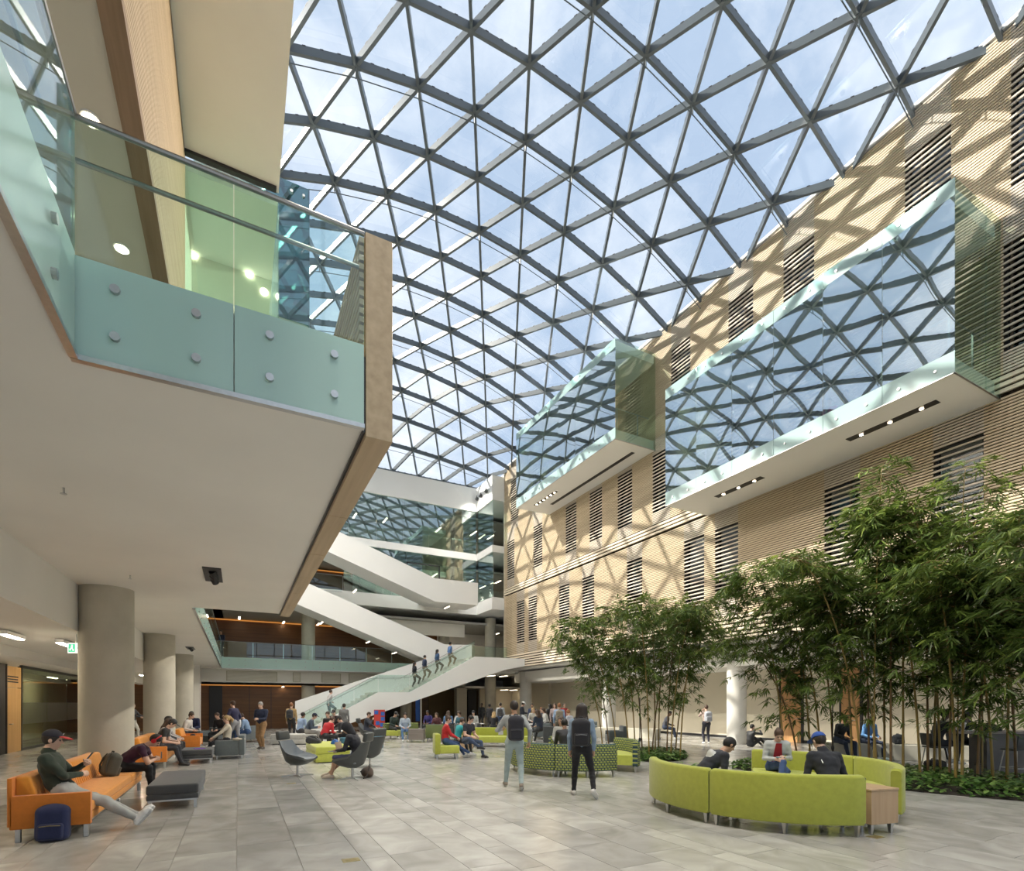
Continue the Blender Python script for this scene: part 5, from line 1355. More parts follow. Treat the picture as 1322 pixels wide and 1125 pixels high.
# brass floor boxes and the free standing signs
for (px_, py_), l_ in zip(((453, 1111), (1130, 1081), (376, 1012), (642, 977)), ('brass floor socket plate on open floor tiles', 'brass floor socket plate beside the wooden end table', 'brass floor socket plate before the empty swivel chair', 'brass floor socket plate near the long lime sofa')):
    p = at_z(px_, py_); r = empty('floor_socket', (p.x, p.y, 0), label=l_, cat='floor socket')
    part('plate', MB().box(-.09, .09, -.065, .065, 0, .004), mat('brass', (.55, .45, .22), .35, metal=.8, var=.1, scale=20), r); part('lid', MB().box(-.055, .055, -.035, .035, .004, .006), mat('brass_lid', (.48, .38, .18), .4, metal=.8, var=.1, scale=20), r)
p = at_f(490, 909, 31.0); r = empty('sign_stand', (p.x, p.y, 0), -TH, label='red and blue panelled sign under the stair flight', cat='sign')
m_r, m_b = mat('sign_red', (.55, .05, .04), .5, var=.1), mat('sign_blue', (.03, .12, .45), .5, var=.1)
part('backing', MB().box(-.32, .32, -.04, .0, .3, 1.35), m_r, r)
for x, z, c in ((-.18, 1.18, 0), (.2, 1.1, 0), (-.1, .55, 0), (.16, .45, 0), (.2, .8, 0)): part('block', MB().box(x - .11, x + .11, -.06, -.04, z - .1, z + .12), m_b, r)
part('post', MB().box(-.04, .04, -.03, .03, 0, .3), m_leg, r); part('foot', MB().box(-.25, .25, -.15, .15, 0, .02), m_leg, r)
p = at_f(540, 909, 36.0); r = empty('banner', (p.x, p.y, 0), -TH, label='tall blue banner on a pale pole under the stair', cat='banner')
part('cloth', MB().box(-.18, .12, -.02, .0, .5, 2.6), m_b, r); part('pole', MB().box(.14, .24, -.05, .05, 0, 2.7), m_ivory if 'm_ivory' in globals() else m_plaster, r); part('foot', MB().box(-.2, .35, -.2, .2, 0, .03), m_leg, r)
# ------------------------------------------------------------------ people
def w2l(w, pos, yaw, z0=0.0):
    c, s = math.cos(yaw), math.sin(yaw); dx, dy = w[0] - pos[0], w[1] - pos[1]
    return np.array([c * dx + s * dy, -s * dx + c * dy, w[2] - z0])
NAVY, BLACK, CHAR, WHITE, DENIM, KHAKI, RED = (.012, .018, .045), (.012, .012, .014), (.04, .042, .047), (.66, .65, .62), (.035, .075, .18), (.26, .15, .065), (.42, .012, .018)
GREYT, LBLUE, SLATE, PURPLE, GREEN, CREAM = (.33, .34, .34), (.30, .40, .58), (.06, .085, .125), (.045, .012, .035), (.030, .045, .032), (.60, .54, .44)
# 1 the reclining man
pos, yaw = (-2.02, 8.84), face(1, 0)
i1 = person('man in dark green jacket reclining on the orange sofa with a phone', pos, yaw, GREEN, (.36, .37, .36), (.85, .85, .83), 0, 'dark', 'short', 'sit', 1.80, vox=.0085,
            hips=(0, 0, .545), lean=-34, hunch=22, headp=10, hands=((-.13, .17, .88), (-.04, .15, .76)), elbow=((-.5, .6, -1), (1.0, .2, -.9)), feet=((-.02, .82, .125), (.10, .78, .135)),
            toes=((.0, .55, .83), (.12, .6, .8)), knee=((0, .2, 1), (0.1, .2, 1)), capc=(.018, .018, .03), brim=(.45, .015, .02), collar=True, bulk=1.06)
p = to_world(i1, i1['wr'][0][1] + np.array([0, .05, .10]))
r = empty('phone', p, yaw, label='dark phone held up by the reclining man', cat='phone'); part('case', MB().box(-.035, .035, -.005, .005, -.07, .07), m_dark, r, bevel=.004); part('screen', MB().box(-.031, .031, -.0065, -.005, -.062, .062), emission('phone_screen', (.5, .6, .7), .5), r)
r.rotation_euler = (math.radians(-35), 0, yaw)
mk = i1['C'] + i1['hz'] * .085 + i1['hy'] * .095
part('cap_emblem', MB().box(-.012, -.004, -.002, .002, -.016, .016).box(.004, .012, -.002, .002, -.016, .016).box(-.012, .012, -.002, .002, -.003, .005), mat('emblem_white', (.8, .8, .8), .6, var=.02), i1['o'], M=Matrix.Translation(Vector(mk) + Vector(i1['hy']) * .0) @ Matrix.Rotation(math.radians(-30), 4, 'X'))
backpack('navy backpack standing against the orange sofa arm', (*at_z(68, 1086).xy, .0), ryaw(.45, -.9), (.018, .026, .085), tilt=math.radians(6), h=.46, w=.34, d=.18, trim=mat('gold_zip', (.5, .4, .2), .3, metal=.9, var=.1))
bp = at_z(70, 1086); 
# 2 the man with red headphones
pos, yaw = (-1.90, 12.05), face(1, -.06)
hh = w2l(at_Y(206, 978, 12.1), pos, yaw)
i2 = person('man in maroon tee with red headphones leaning over his phone', pos, yaw, PURPLE, (.012, .013, .016), BLACK, 0, 'black', 'short', 'sit', 1.74, vox=.011, seat=.43, lean=22, hunch=30, headp=48,
            hands=(hh + np.array([-.04, -.05, -.02]), hh + np.array([.04, -.05, -.03])), elbow=((-1, -.1, -.8), (1, -.1, -.8)), sleeve='short', feet=((-.13, .42, .085), (.13, .46, .085)))
C_, hx, hz, hy = i2['C'], i2['hx'], i2['hz'], i2['hy']
pts = [C_ + (hx * math.cos(t) * .098 + hz * (math.sin(t) * .135 - .01)) for t in np.linspace(-.05, math.pi + .05, 15)]
mb = MB().tube(pts, .013, 8)
for q in (-1, 1): mb.tube([C_ + hx * q * .075 - hz * .012, C_ + hx * q * .112 - hz * .012], .042, 14)
part('headphones', mb, mat('red_plastic', (.55, .015, .02), .3, var=.05), i2['o'], smooth=True)
p = to_world(i2, hh + np.array([0, .03, .04])); r = empty('phone', p, yaw, label='phone in the hands of the headphone wearer', cat='phone'); part('case', MB().box(-.035, .035, -.004, .004, -.065, .065), m_dark, r); part('screen', MB().box(-.031, .031, -.0055, -.004, -.06, .06), MATS['phone_screen'], r)
bpk = backpack('olive grey backpack slumped on the orange sofa back', (-2.03, 11.35, .44), math.radians(-60), (.075, .075, .06), tilt=math.radians(-18), h=.42, w=.32, d=.18)
# row on the second sofa
SIT = dict(pose='sit')
def sit(label, pos, yaw, vox=.014, **k): return person(label, pos, yaw, pose='sit', vox=vox, **k)
sit('student in black tee and black cap on the second orange sofa', (-1.92, 17.0), face(1, -.1), top=BLACK, bot=(.02, .022, .03), shoes=BLACK, capc=BLACK, lean=8, hunch=22, headp=35, sleeve='short', hands=((-.1, .38, .66), (.1, .38, .64)), feet=((-.13, .52, .085), (.12, .56, .085)))
sit('woman with long brown hair in pale layers on the second sofa', (-1.95, 17.75), face(1, -.1), top=(.5, .45, .42), bot=(.05, .04, .05), hair='brown', hstyle='long', H=1.66, lean=4, hunch=14, headp=25, hands=((-.1, .36, .62), (.1, .36, .62)))
sit('student in black hoodie leaning behind the brown haired woman', (-1.98, 18.45), face(1, 0), top=BLACK, bot=BLACK, hair='black', H=1.72, lean=0, hunch=12, headp=15)
sit('woman in striped top at the far end of the second sofa', (-1.95, 19.05), face(1, -.1), top=(.45, .43, .42), bot=BLACK, hair='dark', hstyle='long', H=1.68, lean=-4, hunch=10, headp=10, vox=.018)
sit('blonde woman in cream sweater lounging in the slate armchair', (-.34, 18.72), face(-1, -.12), top=CREAM, bot=(.015, .016, .022), shoes=(.5, .48, .45), hair='blond', hstyle='ponytail', H=1.70, lean=-10, hunch=10, headp=2, hands=((-.2, .42, .62), (.12, .36, .60)), feet=((-.05, .62, .12), (.1, .50, .085)), vox=.013)
r = empty('folder', (-1.0, 17.55, .402), .3, label='purple folder on the dark ottoman', cat='folder'); part('cover', MB().box(-.13, .13, -.10, .10, 0, .012), cloth((.16, .03, .42)), r); part('pages', MB().box(-.12, .12, -.09, .09, .012, .016), cloth((.22, .06, .5)), r)
r = empty('jacket', (.0, 18.22, .585), .2, label='cream jacket draped on the slate armchair arm', cat='jacket'); ob('body', sdf_mesh('body', [ell((0, 0, .03), (.17, .1, .045)), ell((.08, .05, .02), (.12, .08, .06))], .014, [cloth(CREAM)]), r); part('collar', MB().tube([(-.1, -.06, .06), (0, -.03, .085), (.1, -.05, .07)], .015, 6), cloth((.5, .44, .36)), r)
p = at_f(251, 909, 20.8)
laptop_m = mat('silver_laptop', (.42, .42, .43), .35, metal=.7, var=.03); screen_m = mat('laptop_screen', (.03, .03, .035), .25, var=.1)
def laptop(label, loc, rz, open_=105, lid=None, s=1.0, emit=None):
    r = empty('laptop', loc, rz, label=label, cat='laptop')
    part('base', MB().box(-.16 * s, .16 * s, -.11 * s, .11 * s, 0, .016), laptop_m, r, bevel=.004)
    part('keyboard', MB().box(-.14 * s, .14 * s, -.09 * s, .03 * s, .016, .018), m_dark, r)
    M = Matrix.Translation((0, .11 * s, .012)) @ Matrix.Rotation(math.radians(90 - open_) * -1 + 0, 4, 'X')
    l_ = part('lid', MB().box(-.16 * s, .16 * s, 0, .008, 0, .215 * s), lid or laptop_m, r, M=M)
    part('screen', MB().box(-.148 * s, .148 * s, -.0015, 0, .012, .2 * s), emit or screen_m, l_); return r
i3 = sit('man in navy hoodie working on a laptop at the low table', (p.x, p.y), ryaw(.15, -1), top=(.012, .018, .06), bot=BLACK, skin=1, hair='black', H=1.82, lean=6, hunch=14, headp=28, hands=((-.12, .40, .74), (.12, .40, .74)), seat=.5)
tp = to_world(i3, (0, .52, 0)); pedestal_table('low grey table under the navy hoodie laptop', tp.xy, .4, .66, m=f_inner)
laptop('open grey laptop facing the man in navy hoodie', (tp.x, tp.y, .665), ryaw(.15, -1) , 110)
p = at_f(238, 909, 20.0); sit('person in white shirt with short brown hair beside navy hoodie', (p.x, p.y), ryaw(1, .1), top=(.6, .58, .55), bot=CHAR, hair='brown', H=1.74, lean=10, hunch=14, headp=20, seat=.5, vox=.017)
p = at_f(286, 909, 21.0); sit('person in black hoodie with red logo facing the seats', (gp_.x - .2 if False else p.x, p.y), ryaw(-.2, -1), top=BLACK, bot=BLACK, hair='brown', H=1.76, lean=6, hunch=16, headp=20, seat=.47, vox=.018)
p = at_f(311, 909, 22.3); sit('person in white sweater on the far slate sofa', (p.x, p.y), ryaw(-1, -.1), top=(.6, .6, .6), bot=DENIM, hair='dark', H=1.7, lean=8, hunch=14, headp=25, vox=.018)
p = at_f(320, 909, 21.9); sit('person in light blue shirt on the far slate sofa', (p.x, p.y), ryaw(-1, -.1), top=(.22, .32, .48), bot=DENIM, hair='brown', hstyle='curly', H=1.7, lean=8, hunch=14, headp=30, vox=.018)
# standing and walking figures of the left half
def stand(label, px_, py_, r_, f_, vox=.016, **k):
    p = at_z(px_, py_); return person(label, (p.x, p.y), ryaw(r_, f_), pose='stand', vox=vox, **k)
stand('man in dark jacket and tan trousers walking with a phone', 337.5, 968, -.1, -1, top=NAVY, bot=KHAKI, shoes=(.05, .04, .03), hair='grey', skin=0, H=1.79, headp=14, hands=((-.07, .30, 1.14), (.07, .30, 1.14)), feet=((-.09, .02, .085), (.09, -.12, .09)), bulk=1.12, vox=.012)
stand('person in navy top and pale trousers stepping past the slate sofa', 304, 964, -1, .2, top=(.02, .02, .06), bot=(.3, .31, .33), shoes=(.2, .2, .22), hair='brown', H=1.84, lean=6, hunch=6, hands=((-.2, .35, 1.2), (.2, .1, .95)), feet=((-.09, .25, .085), (.09, -.28, .12)))
stand('person in dark top and white trousers walking behind the column', 171, 957, 1, .1, top=(.02, .022, .03), bot=(.55, .54, .5), hair='dark', H=1.74, hands=((-.15, .42, 1.1), (.15, .42, 1.1)), feet=((-.09, .2, .085), (.09, -.2, .1)))
i4 = stand('person in tan jacket with dark backpack near the stair foot', 376, 955, -.1, 1, top=(.42, .28, .12), bot=BLACK, hair='ginger', H=1.76, vox=.017)
p = to_world(i4, (0, -.24, 1.0)); backpack('dark backpack on the tan jacket', p, i4['o'].rotation_euler.z + math.pi, CHAR, worn=True, vox=.018, straps=False)
p = at_Y(283, 862, 38.5); person('man in dark jacket standing at the far balcony guard', (p.x + .1, 38.6), ryaw(.2, -1), pose='stand', top=NAVY, bot=BLACK, hair='black', skin=1, H=1.78, vox=.02, z0=4.67, hands=((-.12, .3, 1.05), (.12, .3, 1.05)))
# centre study group
def sit_px(label, px_, f_, r_, q_, **k):
    p = at_f(px_, 909, f_); return sit(label, (p.x, p.y), ryaw(r_, q_), **k)
sit_px('student in light blue shirt on the ivory bench', 387, 22.6, .5, 1, top=LBLUE, bot=CHAR, hair='dark', skin=2, lean=6, hunch=12, headp=10, seat=.44)
sit_px('student in slate shirt and navy cap on the ivory bench', 397, 22.0, 1, .25, top=SLATE, bot=(.35, .33, .3), hair='dark', capc=NAVY, lean=12, hunch=14, headp=22, seat=.44, hands=((-.1, .42, .72), (.12, .40, .7)))
sit_px('student in bright red jacket bending over the round table', 418, 18.9, .45, .8, top=RED, bot=BLACK, hair='brown', hstyle='curly', lean=18, hunch=18, headp=38, seat=.44, hands=((-.1, .40, .66), (.12, .40, .66)), vox=.013)
sit_px('student in black sweater with short brown hair at the round table', 426, 21.9, -.1, -1, top=BLACK, bot=BLACK, hair='brown', lean=8, hunch=12, headp=18, seat=.5, hands=((-.1, .38, .66), (.1, .38, .66)))
sit_px('student with black cap and red collar behind the group', 433, 23.3, -.1, -1, top=(.03, .012, .014), bot=BLACK, capc=BLACK, lean=4, hunch=10, headp=20, seat=.55, vox=.018)
pb = at_z(450, 968); sit('student in black jacket and cap crouched on the teal pouf', (pb.x, pb.y), ryaw(-1, .35), top=BLACK, bot=BLACK, capc=BLACK, lean=20, hunch=20, headp=35, seat=.46, hands=((-.1, .42, .66), (.12, .38, .6)), vox=.013)
stand('person in grey standing at the stair foot behind the group', 444, 955, .1, 1, top=(.16, .16, .16), bot=(.2, .2, .2), hair='dark', H=1.72, vox=.02)
p = at_f(434, 909, 18.5)
backpack('dark rucksack lying on the lime ottoman', (2.28, 17.35, .465), 1.2, CHAR, tilt=math.radians(-72), h=.46, w=.34, d=.2, vox=.014)
r = empty('bicycle_helmet', (2.62, 16.75, .465), .6, label='blue bicycle helmet on the lime ottoman', cat='helmet'); ob('shell', sdf_mesh('shell', [ell((0, 0, .0), (.11, .14, .15)), half((0, 0, .0), (0, 0, -1)), ell((.05, 0, .13), (.012, .09, .05), sub=True), ell((-.05, 0, .13), (.012, .09, .05), sub=True)], .011, [mat('blue_gloss', (.02, .12, .42), .3, var=.1)]), r); part('vent_bars', MB().tube([(.05, -.09, .1), (.05, 0, .135), (.05, .09, .1)], .008, 6).tube([(-.05, -.09, .1), (-.05, 0, .135), (-.05, .09, .1)], .008, 6), m_dark, r)
p = at_z(426, 961); r = empty('bottle', (p.x - .15, p.y - .2, .602), label='purple bottle on the small round table', cat='bottle'); part('body', MB().lathe([(.036, 0), (.036, .17), (.02, .2)], 14), cloth((.12, .03, .3), .3), r, smooth=True); part('lid', MB().lathe([(.022, .2), (.022, .235)], 12), m_dark, r)
# hooded student with laptop in the swivel chair
yaw = ryaw(-1, .12); pos = (c2.x + .02, c2.y)
i5 = sit('hooded student in shorts with a laptop on his knees', pos, yaw, top=(.013, .014, .02), bot=(.05, .055, .11), shoes=(.42, .36, .29), skin=1, hood=(.012, .013, .018), H=1.78, hips=(0, -.06, .50), lean=-6, hunch=30, headp=34, legs='short', hands=((-.11, .36, .64), (.11, .36, .64)), feet=((-.10, .50, .085), (.12, .66, .085)), vox=.011)
lp = to_world(i5, (0, .44, .615)); laptop('open tan laptop on the lap of the hooded student', lp, yaw + math.pi, 108, lid=mat('tan_lid', (.36, .27, .19), .5, var=.1))
bb = at_z(474, 1003); r = empty('shoulder_bag', (bb.x, bb.y, 0), ryaw(1, .2), label='brown canvas bag slumped beside the swivel chair', cat='bag')
ob('body', sdf_mesh('body', [ell((0, 0, .11), (.24, .14, .12), k=.03), ell((.12, .03, .08), (.18, .12, .09), k=.05), ell((-.15, 0, .07), (.14, .12, .08), k=.04), half((0, 0, 0), (0, 0, -1))], .012, [cloth((.055, .032, .018))]), r)
part('strap', MB().tube([(-.2, .0, .14), (-.05, .05, .27), (.15, .06, .22), (.32, .02, .06), (.40, -.05, .02)], .016, 8), cloth((.02, .015, .012)), r, smooth=True); part('flap', MB().tube([(-.1, -.13, .12), (.1, -.13, .13)], .02, 6), cloth((.035, .02, .012)), r)
sit('woman with laptop in the far swivel chair by the sign', (c4.x, c4.y), ryaw(1, 0), top=(.03, .035, .05), bot=(.03, .035, .06), skin=0, hair='brown', H=1.7, lean=0, hunch=10, headp=12, legs='short', vox=.017, hands=((-.12, .38, .64), (.1, .3, .98)))
p = at_z(492, 957); backpack('black backpack on the floor beside the far swivel chair', (p.x, p.y, 0), ryaw(0, -1), BLACK, vox=.018)
# patterned chairs
k_ = at_z(512, 955); sit('man in dark green with cap on the patterned armchair', (k_.x - .05, k_.y + .55), ryaw(.7, -.5), top=(.03, .05, .045), bot=CHAR, capc=BLACK, hair='black', lean=6, hunch=14, headp=30, vox=.018)
r = empty('paper_sheet', (k_.x + .55, k_.y + .75, .435), .4, label='white sheet lying on the patterned armchair', cat='paper'); r.rotation_euler = (math.radians(40), 0, .4); part('sheet', MB().box(-.12, .12, -.16, .16, 0, .003), m_white, r); part('fold', MB().box(-.12, .12, -.01, .01, .003, .006), m_white, r)
k_ = at_z(541, 959); sit('woman in pale denim jacket behind the grey cube table', (k_.x - .35, k_.y + 1.0), ryaw(.3, -1), top=(.42, .50, .60), bot=(.10, .2, .38), hair='dark', H=1.68, lean=4, hunch=12, headp=22, vox=.016)
# far crowd, seated
crowd = [('student in purple hoodie at a far white table', 554, 28.6, (-.3, -1), dict(top=(.04, .03, .16), hair='black', skin=2)), ('girl with brown hair behind the patterned sofa back', 565, 25.5, (-.2, -1), dict(top=(.12, .04, .05), hair='brown', hstyle='long', H=1.62, lean=8)),
         ('person in denim blue shirt seen from behind', 578, 27.0, (.1, 1), dict(top=(.08, .17, .33), hair='brown', hstyle='long', H=1.76)), ('woman with white top and long dark hair talking', 588, 28.2, (1, -.2), dict(top=(.6, .58, .56), hair='dark', hstyle='long', H=1.7)),
         ('student in teal shirt on a far grey chair', 596, 24.8, (-.6, -1), dict(top=(.04, .13, .19), hair='brown')), ('student in white sweater and black cap at far table', 612, 27.6, (-.1, -1), dict(top=(.62, .62, .60), capc=BLACK)),
         ('blonde student with long hair seen from behind', 637, 27.2, (.2, 1), dict(top=(.02, .02, .025), hair='blond', hstyle='long', H=1.66)), ('student in dark jacket with brown hair behind the lime sofa', 697, 22.2, (-.6, .8), dict(top=(.02, .03, .055), hair='brown', hstyle='long', H=1.74, seat=.55)),
         ('woman in white with blond hair at the standing table', 688, 27.4, (.1, -1), dict(top=(.5, .48, .45), hair='blond', hstyle='long', seat=.6)), ('person with ginger hair among the standing women', 700, 28.0, (-.4, -1), dict(top=(.10, .10, .12), hair='ginger', seat=.62)),
         ('woman in pale top beside the ginger haired person', 706, 26.2, (-1, -.2), dict(top=(.6, .6, .58), hair='brown', hstyle='long', seat=.6)), ('student in white and red striped shirt near the bamboo', 738, 23.4, (-.7, .6), dict(top=(.5, .5, .56), hair='ginger', seat=.55))]
for l_, px_, f_, d_, kw in crowd:
    kw = dict(dict(bot=CHAR, lean=6, hunch=12, headp=14, vox=.021), **kw); sit_px(l_, px_, f_, *d_, **kw)
# far crowd, standing
st_ = [('dark figure standing against the brown wall', 622, 36, (-.5, -1), dict(top=BLACK, bot=BLACK, hair='black', skin=3, H=1.76)), ('person in dark cap standing by the landing column', 632, 33, (.3, 1), dict(top=(.03, .03, .035), bot=BLACK, hair='black', skin=2, H=1.7)),
       ('man with white cap and dark coat looking at his phone', 674, 30.5, (1, -.2), dict(top=(.02, .025, .04), bot=BLACK, capc=(.75, .75, .73), headp=25, H=1.84, hands=((-.08, .32, 1.15), (.08, .32, 1.15)))), ('man in blue suit jacket standing beside the pale column', 687, 29.5, (-.3, -1), dict(top=(.03, .05, .11), bot=BLACK, skin=1, hair='black', H=1.72)),
       ('woman in white cardigan and dark red top standing', 716, 28.0, (-.1, -1), dict(top=(.45, .36, .36), bot=BLACK, hair='brown', hstyle='long', H=1.72)), ('woman with long black hair standing in dark clothes', 710, 30.2, (-.4, 1), dict(top=BLACK, bot=BLACK, hair='black', hstyle='long', H=1.7)),
       ('person in red standing behind the white cardigan', 728, 30.5, (.2, -1), dict(top=(.3, .02, .02), bot=BLACK, hair='dark', H=1.74))]
for l_, px_, f_, d_, kw in st_:
    p = at_f(px_, 909, f_); person(l_, (p.x, p.y), ryaw(*d_), pose='stand', vox=.021, **kw)
for l_, px_, f_, kw, bl, bc in (('man in pale shirt with grey backpack standing far off', 646, 30.0, dict(top=(.5, .52, .55), bot=(.06, .1, .2), hair='dark', H=1.77), 'grey backpack worn over the pale shirt', (.07, .07, .075)), ('man in light blue shirt with tan backpack', 722, 22.4, dict(top=(.36, .48, .70), bot=(.2, .18, .15), hair='ginger', H=1.74), 'tan backpack worn over the light blue shirt', (.30, .26, .21))):
    p = at_f(px_, 909, f_); i_ = person(l_, (p.x, p.y), ryaw(.05, 1), pose='stand', vox=.019, **kw)
    p = to_world(i_, (0, -.25, 1.0)); backpack(bl, p, i_['o'].rotation_euler.z + math.pi, bc, worn=True, vox=.018, straps=False)
# red sweater pair
k_ = at_z(581, 981); yaw = ryaw(1, .25); i6 = sit('woman in red sweater sitting on the lime chair', (k_.x, k_.y + .38), yaw, top=(.45, .015, .02), bot=DENIM, shoes=(.7, .7, .68), hair='brown', hstyle='bun', H=1.68, lean=-6, hunch=14, headp=12, heady=-8, feet=((-.10, .60, .085), (.06, .74, .16)), hands=((-.08, .36, .62), (.1, .34, .64)), vox=.012)
sit('child sized person in turquoise tee beside the red sweater', (k_.x + .55, k_.y + .75), ryaw(.6, .4), top=(.03, .36, .40), bot=CHAR, hair='brown', H=1.55, sleeve='short', lean=4, hunch=10, headp=25, hands=((-.1, .3, .85), (.1, .3, .85)), vox=.016)
p = at_f(603, 909, 16.6); sit('man in dark shirt sitting with crossed legs on lime sofa', (p.x, p.y), ryaw(.75, -.6), top=(.022, .024, .034), bot=(.045, .07, .13), shoes=BLACK, hair='black', lean=-2, hunch=16, headp=26, sleeve='short', feet=((-.15, .55, .085), (.0, .52, .36)), toes=(None, (-.9, .4, -.1)), knee=((-.3, .5, 1), (.9, .5, .6)), hands=((-.12, .34, .66), (.12, .34, .66)), vox=.012)
# patterned ring sitters
p = rdir(1.30, 12.75); sit('dark haired man in black seen over the patterned sofa', (LC[0] * 0 + p[0], p[1]), ryaw(-.1, 1), top=BLACK, bot=CHAR, hair='black', skin=2, lean=-2, hunch=14, headp=16, vox=.013, H=1.72)
p = rdir(1.40, 14.75); sit('woman with long brown hair facing the patterned sofa', p, ryaw(-.2, -1), top=(.35, .35, .33), bot=CHAR, hair='brown', hstyle='long', skin=1, lean=2, hunch=8, headp=4, heady=-25, vox=.013, H=1.70)
# two walkers
a_ = at_z(664, 1019); i7 = person('walking man in grey top and pale jeans with black backpack', (a_.x, a_.y), ryaw(-.05, 1), pose='stand', top=(.33, .35, .35), bot=(.34, .42, .42), shoes=(.22, .18, .14), hair='dark', skin=1, H=1.77, vox=.011, sleeve='long', feet=((-.16, .30, .085), (.12, -.28, .13)), toes=(None, (.1, .9, -.35)), hands=((-.26, .30, 1.18), (.30, -.02, .95)), lean=3)
p = to_world(i7, (0.02, -.25, .98)); backpack('black backpack on the walking man', p, i7['o'].rotation_euler.z + math.pi, (.022, .022, .03), h=.50, w=.31, worn=True)
p = to_world(i7, i7['wr'][0][1] + np.array([0, .09, -.03])); r = empty('paper_cup', p, label='white paper held by the walking man', cat='paper'); part('sheet', MB().box(-.05, .05, -.01, .01, -.09, .07), m_white, r); part('fold', MB().box(-.05, .05, -.014, -.01, -.01, .07), m_white, r)
a_ = at_z(751, 1030); i8 = person('walking woman in denim jacket and black leggings with dark backpack', (a_.x, a_.y), ryaw(.1, 1), pose='stand', top=(.22, .30, .40), bot=(.010, .010, .013), shoes=(.62, .60, .57), hair='dark', hstyle='long', skin=1, H=1.72, vox=.011, feet=((-.14, .26, .085), (.20, -.26, .17)), toes=(None, (.45, .7, -.55)), lean=2, bulk=.96)
p = to_world(i8, (-.02, -.25, .95)); backpack('black backpack with pale lines on the walking woman', p, i8['o'].rotation_euler.z + math.pi, (.014, .014, .018), h=.50, w=.33, worn=True, trim=m_steel)
# lime ring sitters
def ring_sit(label, r_, f_, fr, ff, **k): return sit(label, rdir(r_, f_), ryaw(fr, ff), **k)
ring_sit('man in dark hoodie with printed back bending forward', 3.02, 8.35, 1, .15, top=(.018, .020, .028), bot=CHAR, hair='black', skin=1, H=1.78, lean=26, hunch=22, headp=38, hands=((-.12, .45, .55), (.12, .45, .55)), vox=.0105, seat=.42, extras=lambda d: [ell(d['chest'] - d['fwd'] * .068 - d['up'] * .01, (.10, .062, .13), None, 6, .004)])
iw = ring_sit('woman in grey cardigan and red blouse reading her phone', 5.0, 9.93, -.25, -1, top=(.46, .48, .47), bot=(.035, .07, .17), shoes=(.1, .1, .1), hair='brown', hstyle='ponytail', skin=0, H=1.68, lean=4, hunch=16, headp=36, hands=((-.09, .30, .70), (.08, .30, .68)), feet=((-.02, .52, .085), (.05, .60, .30)), knee=((-.2, .5, 1), (-.5, .5, 1)), vox=.0105, seat=.42)
part('blouse', MB().prism([(-.05, .17), (.05, .17), (.085, -.2), (-.085, -.2)], 0, .012, 'y'), mat('red_dotted', (.30, .012, .02), .8, col2=(.34, .02, .03), scale=60), iw['o'], M=Matrix.Translation(Vector(iw['chest'] + iw['fwd'] * .115)) @ Matrix.Rotation(-math.radians(20), 4, 'X'))
p = to_world(iw, (0, .35, .72)); r = empty('phone', p, iw['o'].rotation_euler.z, label='teal phone held by the woman in cardigan', cat='phone'); part('case', MB().box(-.07, .07, -.035, .035, -.005, .005), cloth((.05, .2, .22)), r); part('screen', MB().box(-.06, .06, -.03, .03, .005, .006), MATS['phone_screen'], r)
ic = ring_sit('man in black jacket and blue cap seen from behind', 4.42, 7.28, .1, 1, top=(.014, .016, .022), bot=CHAR, hair='dark', skin=0, H=1.76, lean=10, hunch=16, headp=24, capc=(.02, .07, .30), heady=12, vox=.0105, seat=.42, collar=True)
S_ = ic['S']; part('white_piping', MB().tube([ic['nb'] + np.array([-.05, -.05, .02]), S_[0] * .5 + ic['nb'] * .5 + np.array([-.01, -.075, .0]), ic['chest'] + np.array([-.10, -.135, .02])], .006, 6), m_white, ic['o'])
p = rdir(3.42, 9.0); st = empty('tablet_stand', (p[0], p[1], 0), ryaw(0, -1), label='small stool table carrying the white laptop', cat='table'); pbox('table_top', -.2, .2, -.16, .16, .43, .455, m_cube, st, .004, 1); legs_at(st, [(sx * .15, sy * .11) for sx in (-1, 1) for sy in (-1, 1)], .43, .03)
laptop('white laptop standing open before the hooded man', (p[0], p[1], .456), ryaw(.85, -.5), 105, lid=m_white)
a_ = math.radians(cam_angle(286.5)); q = (LC[0] + 1.46 * math.cos(a_), LC[1] + 1.46 * math.sin(a_))
r = empty('camera_bag', (q[0], q[1] + .0, .602), -.3, label='small black case on the wooden end table', cat='case'); pbox('body', -.13, .13, -.07, .07, 0, .09, mat('black_nylon', (.012, .012, .014), .5, var=.1), r, .03, 3); part('handle', MB().tube([(-.06, 0, .085), (-.04, 0, .115), (.04, 0, .115), (.06, 0, .085)], .008, 6), m_dark, r)
